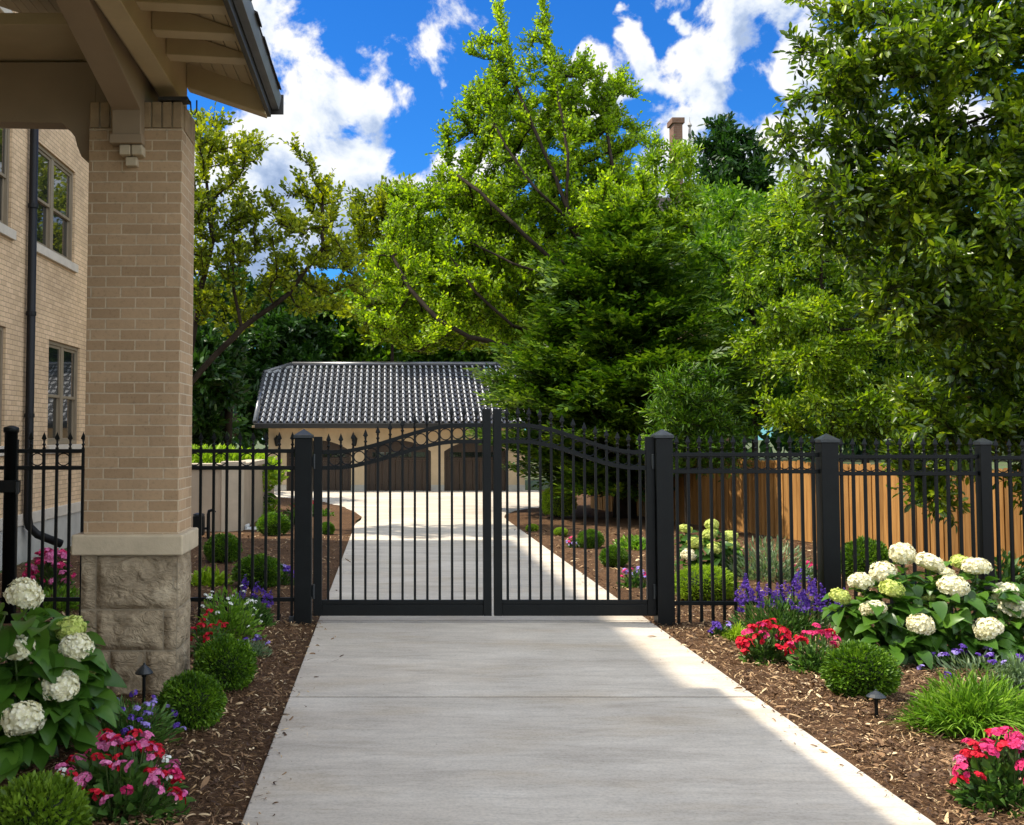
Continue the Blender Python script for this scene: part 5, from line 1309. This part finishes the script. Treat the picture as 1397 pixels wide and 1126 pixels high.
# salvia: upright purple spikes
def salvia(label, bpx, bpy, rpx, hpx, n):
    b = G(bpx, bpy); k = sc(b.y); rx, h = rpx*k, hpx*k; t = thing('salvia', label, 'flowers', b)
    V, Fa = leaf_dome(1500, rx, rx*.6, h*.62, .085, T_SLIM, .7); ends = []
    for i in range(n):
        x = rng.uniform(-1, 1); y_ = rng.uniform(-.6, .6); z = h * rng.uniform(.40, .88) * (1 - .35*x*x)
        pos = np.array([x*rx, y_*rx*.8, z]); o = link('flower_spike', SP[i % 3], None, t, Vector(pos)); ss = rng.uniform(.5, .95); o.scale = (ss*1.25, ss*1.25, ss)
        o.rotation_euler = (rng.normal(0, .22), x*.35 + rng.normal(0, .25), rng.uniform(0, 6)); ends.append(pos)
    link('foliage', np_mesh('foliage', V, Fa), M['l_flow'], t, Vector((0, 0, 0))); link('stems', np_mesh('stems', *stems_mesh(ends, .003, .6)), M['stem_g'], t, Vector((0, 0, 0)))
salvia('purple salvia spikes in front of the iron fence, right of the gate post', 1066, 868, 74, 84, 44)
salvia('thin violet salvia before the fence, above the white-flecked plant by the pillar', 342, 858, 30, 66, 8)
# grass mounds: arching blades
def grass(label, bpx, bpy, rpx, hpx, n, mat='l_grass', wid=.006):
    b = G(bpx, bpy); k = sc(b.y); R0, h = rpx*k, hpx*k; K = 6
    a = rng.uniform(0, 6.28, n); q = np.sqrt(rng.uniform(0, 1, n)); L = rng.uniform(.55, 1.1, n)
    bx = np.cos(a)*q*R0*.55; by = np.sin(a)*q*R0*.4; a2 = a + rng.normal(0, .5, n); reach = R0 * .55 * rng.uniform(.3, 1.15, n) * (.35 + q)
    t = np.linspace(0, 1, K); hh = h * L * (1.05 - .35*q)
    X = bx[:, None] + np.cos(a2)[:, None]*reach[:, None]*(t**1.5)[None]; Yy = by[:, None] + np.sin(a2)[:, None]*reach[:, None]*.8*(t**1.5)[None]
    Z = np.maximum(.01, hh[:, None] * (1.75*t - (.75 + .55*q[:, None])*t*t))
    w_ = wid * np.array([.8, 1, 1, .85, .55, .08])[None] * rng.uniform(.7, 1.3, n)[:, None]; ax = -np.sin(a2)[:, None]*w_; ay = np.cos(a2)[:, None]*w_
    V = np.stack([np.stack([X-ax, Yy-ay, Z], -1), np.stack([X+ax, Yy+ay, Z+w_*.5], -1)], 2).reshape(-1, 3)
    f0 = np.array([[2*i, 2*i+2, 2*i+3, 2*i+1] for i in range(K-1)])
    me = np_mesh('grass_mound', V, (f0[None] + (np.arange(n)*2*K)[:, None, None]).reshape(-1, 4), smooth=True)
    return props(link('grass_mound', me, M[mat], None, b), label, 'grass plant' if label else None, 'ornamental grass mounds' if label else None)
T_GRS = (np.array([[0,0,0],[-.045,.35,.02],[-.04,.7,-.03],[0,1,-.16],[.04,.7,-.03],[.045,.35,.02]]), np.array([[0,3,2,1],[0,5,4,3]]))
gm = bedding('leafy_mound', 'bright green mound of fine feathery leaves at the right edge, behind the rose-red flowers', 1335, 1000, 94, 78, 4200, .10, [], cat='plant', leafmat='l_grass', T=T_GRS, up=.55)
gp = grass('', 1330, 1004, 100, 62, 900); gp.name = 'arching_blades'
gp.parent = gm; gp.location = gp.location - gm.location
grass('small lime tuft of grass left of the red flowers by the fence', 1006, 880, 20, 34, 420, 'l_limeb', .005)
grass('wispy silver-green grass clump right of the bright grass mound', 1392, 945, 46, 58, 700, 'l_grey', .005)
# path lights
def path_light(label, bpx, bpy, hpx):
    b = G(bpx, bpy); k = sc(b.y); h = hpx*k; t = thing('path_light', label, 'garden light', b, 'garden path lights')
    m_ = MB(); m_.tube([(b.x, b.y, -.05), (b.x, b.y, h*.72)], .011, 10); m_.lathe([(.016, h*.70), (.018, h*.76), (.012, h*.78)], (b.x, b.y, 0), 10); m_.build('stake', M['iron'], t)
    m_ = MB(); m_.lathe([(.058, h*.77), (.060, h*.79), (.040, h*.87), (.016, h*.94), (.007, h*.965), (.008, h*.985), (.002, h)], (b.x, b.y, 0), 18); m_.smooth = True; m_.build('shade', M['iron_worn'], t)
path_light('black path light with conical cap before the pillar base', 196, 968, 62)
path_light('black path light with conical cap before the right ball shrub', 1196, 986, 44)
# utility meter by the garden wall, splash block, tap
b = G(277, 737); k = sc(b.y); t = thing('utility_meter', 'dark utility meter and pipe standing before the garden wall, right of the pillar', 'meter', b)
m_ = MB(); m_.box(b.x - .17, b.x + .02, b.y - .08, b.y + .08, .08, .42); m_.build('meter_box', M['iron'], t, bevel=.02)
m_ = MB(); m_.lathe([(.10, .421), (.10, .45), (.03, .47)], (b.x - .075, b.y, 0), 14); m_.build('lid', M['iron_worn'], t)
m_ = MB(); m_.tube([(b.x + .09, b.y, -.05), (b.x + .09, b.y, .44), (b.x + .10, b.y, .50), (b.x + .17, b.y, .52), (b.x + .20, b.y, .47)], .03, 10); m_.tube([(b.x + .02, b.y, .2), (b.x + .09, b.y, .2)], .02, 8); m_.build('pipe', M['iron'], t)
b = G(346, 724); m_ = MB(); m_.prism([(b.x - .16, b.y - .12), (b.x + .16, b.y - .2), (b.x + .2, b.y + .25), (b.x - .12, b.y + .3)], 2, -.02, .05)
m_.box(b.x - .16, b.x - .11, b.y - .12, b.y + .28, .05, .11); m_.box(b.x + .14, b.x + .19, b.y - .15, b.y + .22, .05, .11)
props(m_.build('splash_block', simple('pale_concrete', (.6, .6, .58), .9), None, bevel=.012), 'pale splash block lying at the foot of the garden wall side', 'splash block')
# hedge seen over the garden wall
b = P(292, 620, 24.5); t = thing('garden_hedge', 'bright lime hedge showing just above the beige garden wall', 'hedge', (b.x, 24.5, 0))
d, p = shell_pts(7000, 1.9, .6, .55, .6, 1.05, -1); V, Fa = place_leaves(p + np.array([-.4, 0, .95]), d + rand_dir(len(d))*.7 + np.array([0, 0, .4]), rand_dir(len(d)), .16*rng.uniform(.6, 1.2, len(d)), T_OVAL)
link('foliage', np_mesh('foliage', V, Fa), M['l_limeb'], t, Vector((0, 0, 0)))
d, p = shell_pts(2500, 1.7, .5, .5, .2, 1.0, -1); V, Fa = place_leaves(p + np.array([-.4, 0, .45]), d + rand_dir(len(d))*.7, rand_dir(len(d)), .18*rng.uniform(.6, 1.2, len(d)), T_OVAL)
V[:, 2] = np.maximum(V[:, 2], 0); link('understory', np_mesh('understory', V, Fa), M['l_mid'], t, Vector((0, 0, 0)))
# ================================================================== SKY, SUN, RENDER
SUN_AZ = math.atan2(.95, -.30)     # to-sun horizontal direction: (-0.95, +0.30)
to_sun_h = Vector((-.95, .17, 0)).normalized(); EL = R(54)
sun_d = bpy.data.lights.new('sun', 'SUN'); sun = bpy.data.objects.new('sun', sun_d); COL.objects.link(sun)
sun_d.energy = SUN_E if 'SUN_E' in globals() else 3.6; sun_d.angle = R(.9); sun_d.color = (1, .91, .76)
v = -(to_sun_h * math.cos(EL) + Vector((0, 0, math.sin(EL))))
sun.rotation_euler = v.to_track_quat('-Z', 'Y').to_euler()
w = bpy.data.worlds.new('World'); scn.world = w; w.use_nodes = True; nt = w.node_tree; nt.nodes.clear()
out = nt.nodes.new('ShaderNodeOutputWorld'); bg = nt.nodes.new('ShaderNodeBackground'); nt.links.new(bg.outputs[0], out.inputs[0])
bg.inputs['Strength'].default_value = .13
sky = nt.nodes.new('ShaderNodeTexSky'); sky.sky_type = 'NISHITA'; sky.sun_disc = False; sky.sun_elevation = EL
sky.sun_rotation = math.atan2(to_sun_h.x, to_sun_h.y); sky.air_density = 1.0; sky.dust_density = .15; sky.ozone_density = 3.0
tc = nt.nodes.new('ShaderNodeTexCoord')
# cloud cover as a function of direction
grp = bpy.data.node_groups.new('cloud_cover', 'ShaderNodeTree')
grp.interface.new_socket('Vector', in_out='INPUT', socket_type='NodeSocketVector'); grp.interface.new_socket('Value', in_out='OUTPUT', socket_type='NodeSocketFloat')
gi = grp.nodes.new('NodeGroupInput'); go = grp.nodes.new('NodeGroupOutput'); vec = gi.outputs[0]
def dirp(px, py): return ray(px, py).normalized()
blobs = [(385, 50, 115), (415, 130, 100), (370, 200, 130), (480, 200, 85), (500, 120, 62), (545, 105, 30), (590, 210, 62), (480, 280, 120), (330, 330, 150), (620, 260, 60), (585, 235, 62),
         (870, 55, 30), (850, 35, 22), (930, 85, 44), (870, 85, 40), (900, 120, 55), (885, 110, 46), (940, 130, 62), (955, 60, 34), (940, 25, 18), (900, 170, 85), (990, 170, 66), (1030, 190, 60), (780, 105, 30), (800, 150, 60), (1120, 90, 70), (1075, 120, 50), (1100, 160, 62), (1180, 110, 80), (1090, 230, 80), (940, 230, 120), (1250, 160, 140), (1060, 210, 60)]
wn = noise(grp, 5.5, 6, .6, vec); ws = nd(grp, 'ShaderNodeVectorMath', operation='SUBTRACT'); grp.links.new(wn.outputs['Color'], ws.inputs[0]); ws.inputs[1].default_value = (.5, .5, .5)
wk = nd(grp, 'ShaderNodeVectorMath', operation='SCALE'); grp.links.new(ws.outputs[0], wk.inputs[0]); wk.inputs['Scale'].default_value = .11
wa = nd(grp, 'ShaderNodeVectorMath', operation='ADD'); grp.links.new(vec, wa.inputs[0]); grp.links.new(wk.outputs[0], wa.inputs[1])
cur = None
for (px, py, rr) in blobs:
    d_ = dirp(px, py); rad_ = (dirp(px + rr, py) - d_).length
    dn = grp.nodes.new('ShaderNodeVectorMath'); dn.operation = 'DISTANCE'; grp.links.new(wa.outputs[0], dn.inputs[0]); dn.inputs[1].default_value = d_
    mr = grp.nodes.new('ShaderNodeMapRange'); mr.interpolation_type = 'LINEAR'; mr.clamp = True
    grp.links.new(dn.outputs['Value'], mr.inputs[0]); mr.inputs[1].default_value = 0; mr.inputs[2].default_value = rad_ * 1.35; mr.inputs[3].default_value = 1; mr.inputs[4].default_value = 0
    if cur is None: cur = mr.outputs[0]
    else:
        mx = grp.nodes.new('ShaderNodeMath'); mx.operation = 'SMOOTH_MAX'; mx.inputs[2].default_value = .3
        grp.links.new(cur, mx.inputs[0]); grp.links.new(mr.outputs[0], mx.inputs[1]); cur = mx.outputs[0]
n1 = noise(grp, 12, 10, .59, vec, .25); n2 = noise(grp, 2.4, 3, .5, vec)
# elsewhere in the sky scattered cumulus from the noise alone, cover raised for fill light
sp = nd(grp, 'ShaderNodeSeparateXYZ'); grp.links.new(vec, sp.inputs[0])
yy = nd(grp, 'ShaderNodeMapRange'); grp.links.new(sp.outputs['Y'], yy.inputs[0]); yy.inputs[1].default_value = .55; yy.inputs[2].default_value = .15; yy.inputs[3].default_value = 0; yy.inputs[4].default_value = 1
far = nd(grp, 'ShaderNodeMapRange'); grp.links.new(n2.outputs[0], far.inputs[0]); far.inputs[1].default_value = .34; far.inputs[2].default_value = .52; far.inputs[3].default_value = 0; far.inputs[4].default_value = 1.0
fm = nd(grp, 'ShaderNodeMath', operation='MULTIPLY'); grp.links.new(far.outputs[0], fm.inputs[0]); grp.links.new(yy.outputs[0], fm.inputs[1])
mx = nd(grp, 'ShaderNodeMath', operation='MAXIMUM'); grp.links.new(cur, mx.inputs[0]); grp.links.new(fm.outputs[0], mx.inputs[1])
a1 = nd(grp, 'ShaderNodeMath', operation='MULTIPLY_ADD'); grp.links.new(n1.outputs[0], a1.inputs[0]); a1.inputs[1].default_value = 2.9; a1.inputs[2].default_value = -1.78
sm = nd(grp, 'ShaderNodeMath', operation='ADD'); grp.links.new(a1.outputs[0], sm.inputs[0]); grp.links.new(mx.outputs[0], sm.inputs[1])
grp.links.new(sm.outputs[0], go.inputs[0])
def cover(vsock):
    g_ = nt.nodes.new('ShaderNodeGroup'); g_.node_tree = grp; nt.links.new(vsock, g_.inputs[0]); return g_.outputs[0]
nv = nd(nt, 'ShaderNodeVectorMath', operation='NORMALIZE'); nt.links.new(tc.outputs['Generated'], nv.inputs[0])
c0 = cover(nv.outputs[0])
off = nd(nt, 'ShaderNodeVectorMath', operation='ADD'); nt.links.new(nv.outputs[0], off.inputs[0]); off.inputs[1].default_value = (-.012, 0, .026)
c1 = cover(off.outputs[0])
mask = ramp(nt, c0, [(.0, 0), (.28, 1)], 'EASE')
df = nd(nt, 'ShaderNodeMath', operation='SUBTRACT'); nt.links.new(c0, df.inputs[0]); nt.links.new(c1, df.inputs[1])
lit = nd(nt, 'ShaderNodeMapRange'); nt.links.new(df.outputs[0], lit.inputs[0]); lit.inputs[1].default_value = -.30; lit.inputs[2].default_value = .30; lit.inputs[3].default_value = 0; lit.inputs[4].default_value = 1
thick = nd(nt, 'ShaderNodeMapRange'); nt.links.new(c0, thick.inputs[0]); thick.inputs[1].default_value = .05; thick.inputs[2].default_value = .85; thick.inputs[3].default_value = .45; thick.inputs[4].default_value = -.5
ls = nd(nt, 'ShaderNodeMath', operation='ADD'); ls.use_clamp = True; nt.links.new(lit.outputs[0], ls.inputs[0]); nt.links.new(thick.outputs[0], ls.inputs[1])
CB = 1 / bg.inputs['Strength'].default_value
ccol = ramp(nt, ls.outputs[0], [(0, (.31, .42, .64)), (.35, (.50, .61, .82)), (.7, (.84, .90, .98)), (1, (1.0, 1.0, 1.0))])
cs = nd(nt, 'ShaderNodeVectorMath', operation='SCALE'); cs.inputs['Scale'].default_value = CB * (CLOUD_B if 'CLOUD_B' in globals() else .52)
nt.links.new(ccol.outputs[0], cs.inputs[0])
hs_ = nd(nt, 'ShaderNodeHueSaturation'); hs_.inputs['Saturation'].default_value = SKY_SAT if 'SKY_SAT' in globals() else 1.25; hs_.inputs['Value'].default_value = .52
nt.links.new(sky.outputs[0], hs_.inputs['Color'])
sx = nd(nt, 'ShaderNodeSeparateXYZ'); nt.links.new(nv.outputs[0], sx.inputs[0])
back_fill = nd(nt, 'ShaderNodeMapRange'); nt.links.new(sx.outputs['Y'], back_fill.inputs[0]); back_fill.inputs[1].default_value = .62; back_fill.inputs[2].default_value = .05; back_fill.inputs[3].default_value = 1; back_fill.inputs[4].default_value = 3.3  # unseen clouds above and behind the camera brightened as added fill light
cs2 = nd(nt, 'ShaderNodeVectorMath', operation='SCALE'); nt.links.new(cs.outputs[0], cs2.inputs[0]); nt.links.new(back_fill.outputs[0], cs2.inputs['Scale']); cs = cs2
warm = ramp(nt, sx.outputs['Y'], [(.05, (1.0, .93, .80)), (.6, (1, 1, 1))]); cw_m = nd(nt, 'ShaderNodeVectorMath', operation='MULTIPLY'); nt.links.new(cs2.outputs[0], cw_m.inputs[0]); nt.links.new(warm.outputs[0], cw_m.inputs[1]); cs = cw_m  # warm tint added to the same unseen fill clouds
tint = mixc(nt, hs_.outputs[0], (.30, .80, 1.30), 1.0, 'MULTIPLY')
fin = mixc(nt, tint, cs.outputs[0], mask.outputs[0])
nt.links.new(fin, bg.inputs['Color'])
vs = scn.view_settings; vs.view_transform = 'Standard'; vs.look = 'None'; vs.exposure = EXPO if 'EXPO' in globals() else 1.03; vs.gamma = 1; vs.use_curve_mapping = False
cy = scn.cycles
cy.max_bounces = 7; cy.diffuse_bounces = 4; cy.glossy_bounces = 3; cy.transmission_bounces = 4; cy.transparent_max_bounces = 4
cy.caustics_reflective = False; cy.caustics_refractive = False; cy.use_denoising = True; cy.use_adaptive_sampling = True; cy.adaptive_threshold = .008
cy.sample_clamp_indirect = 8
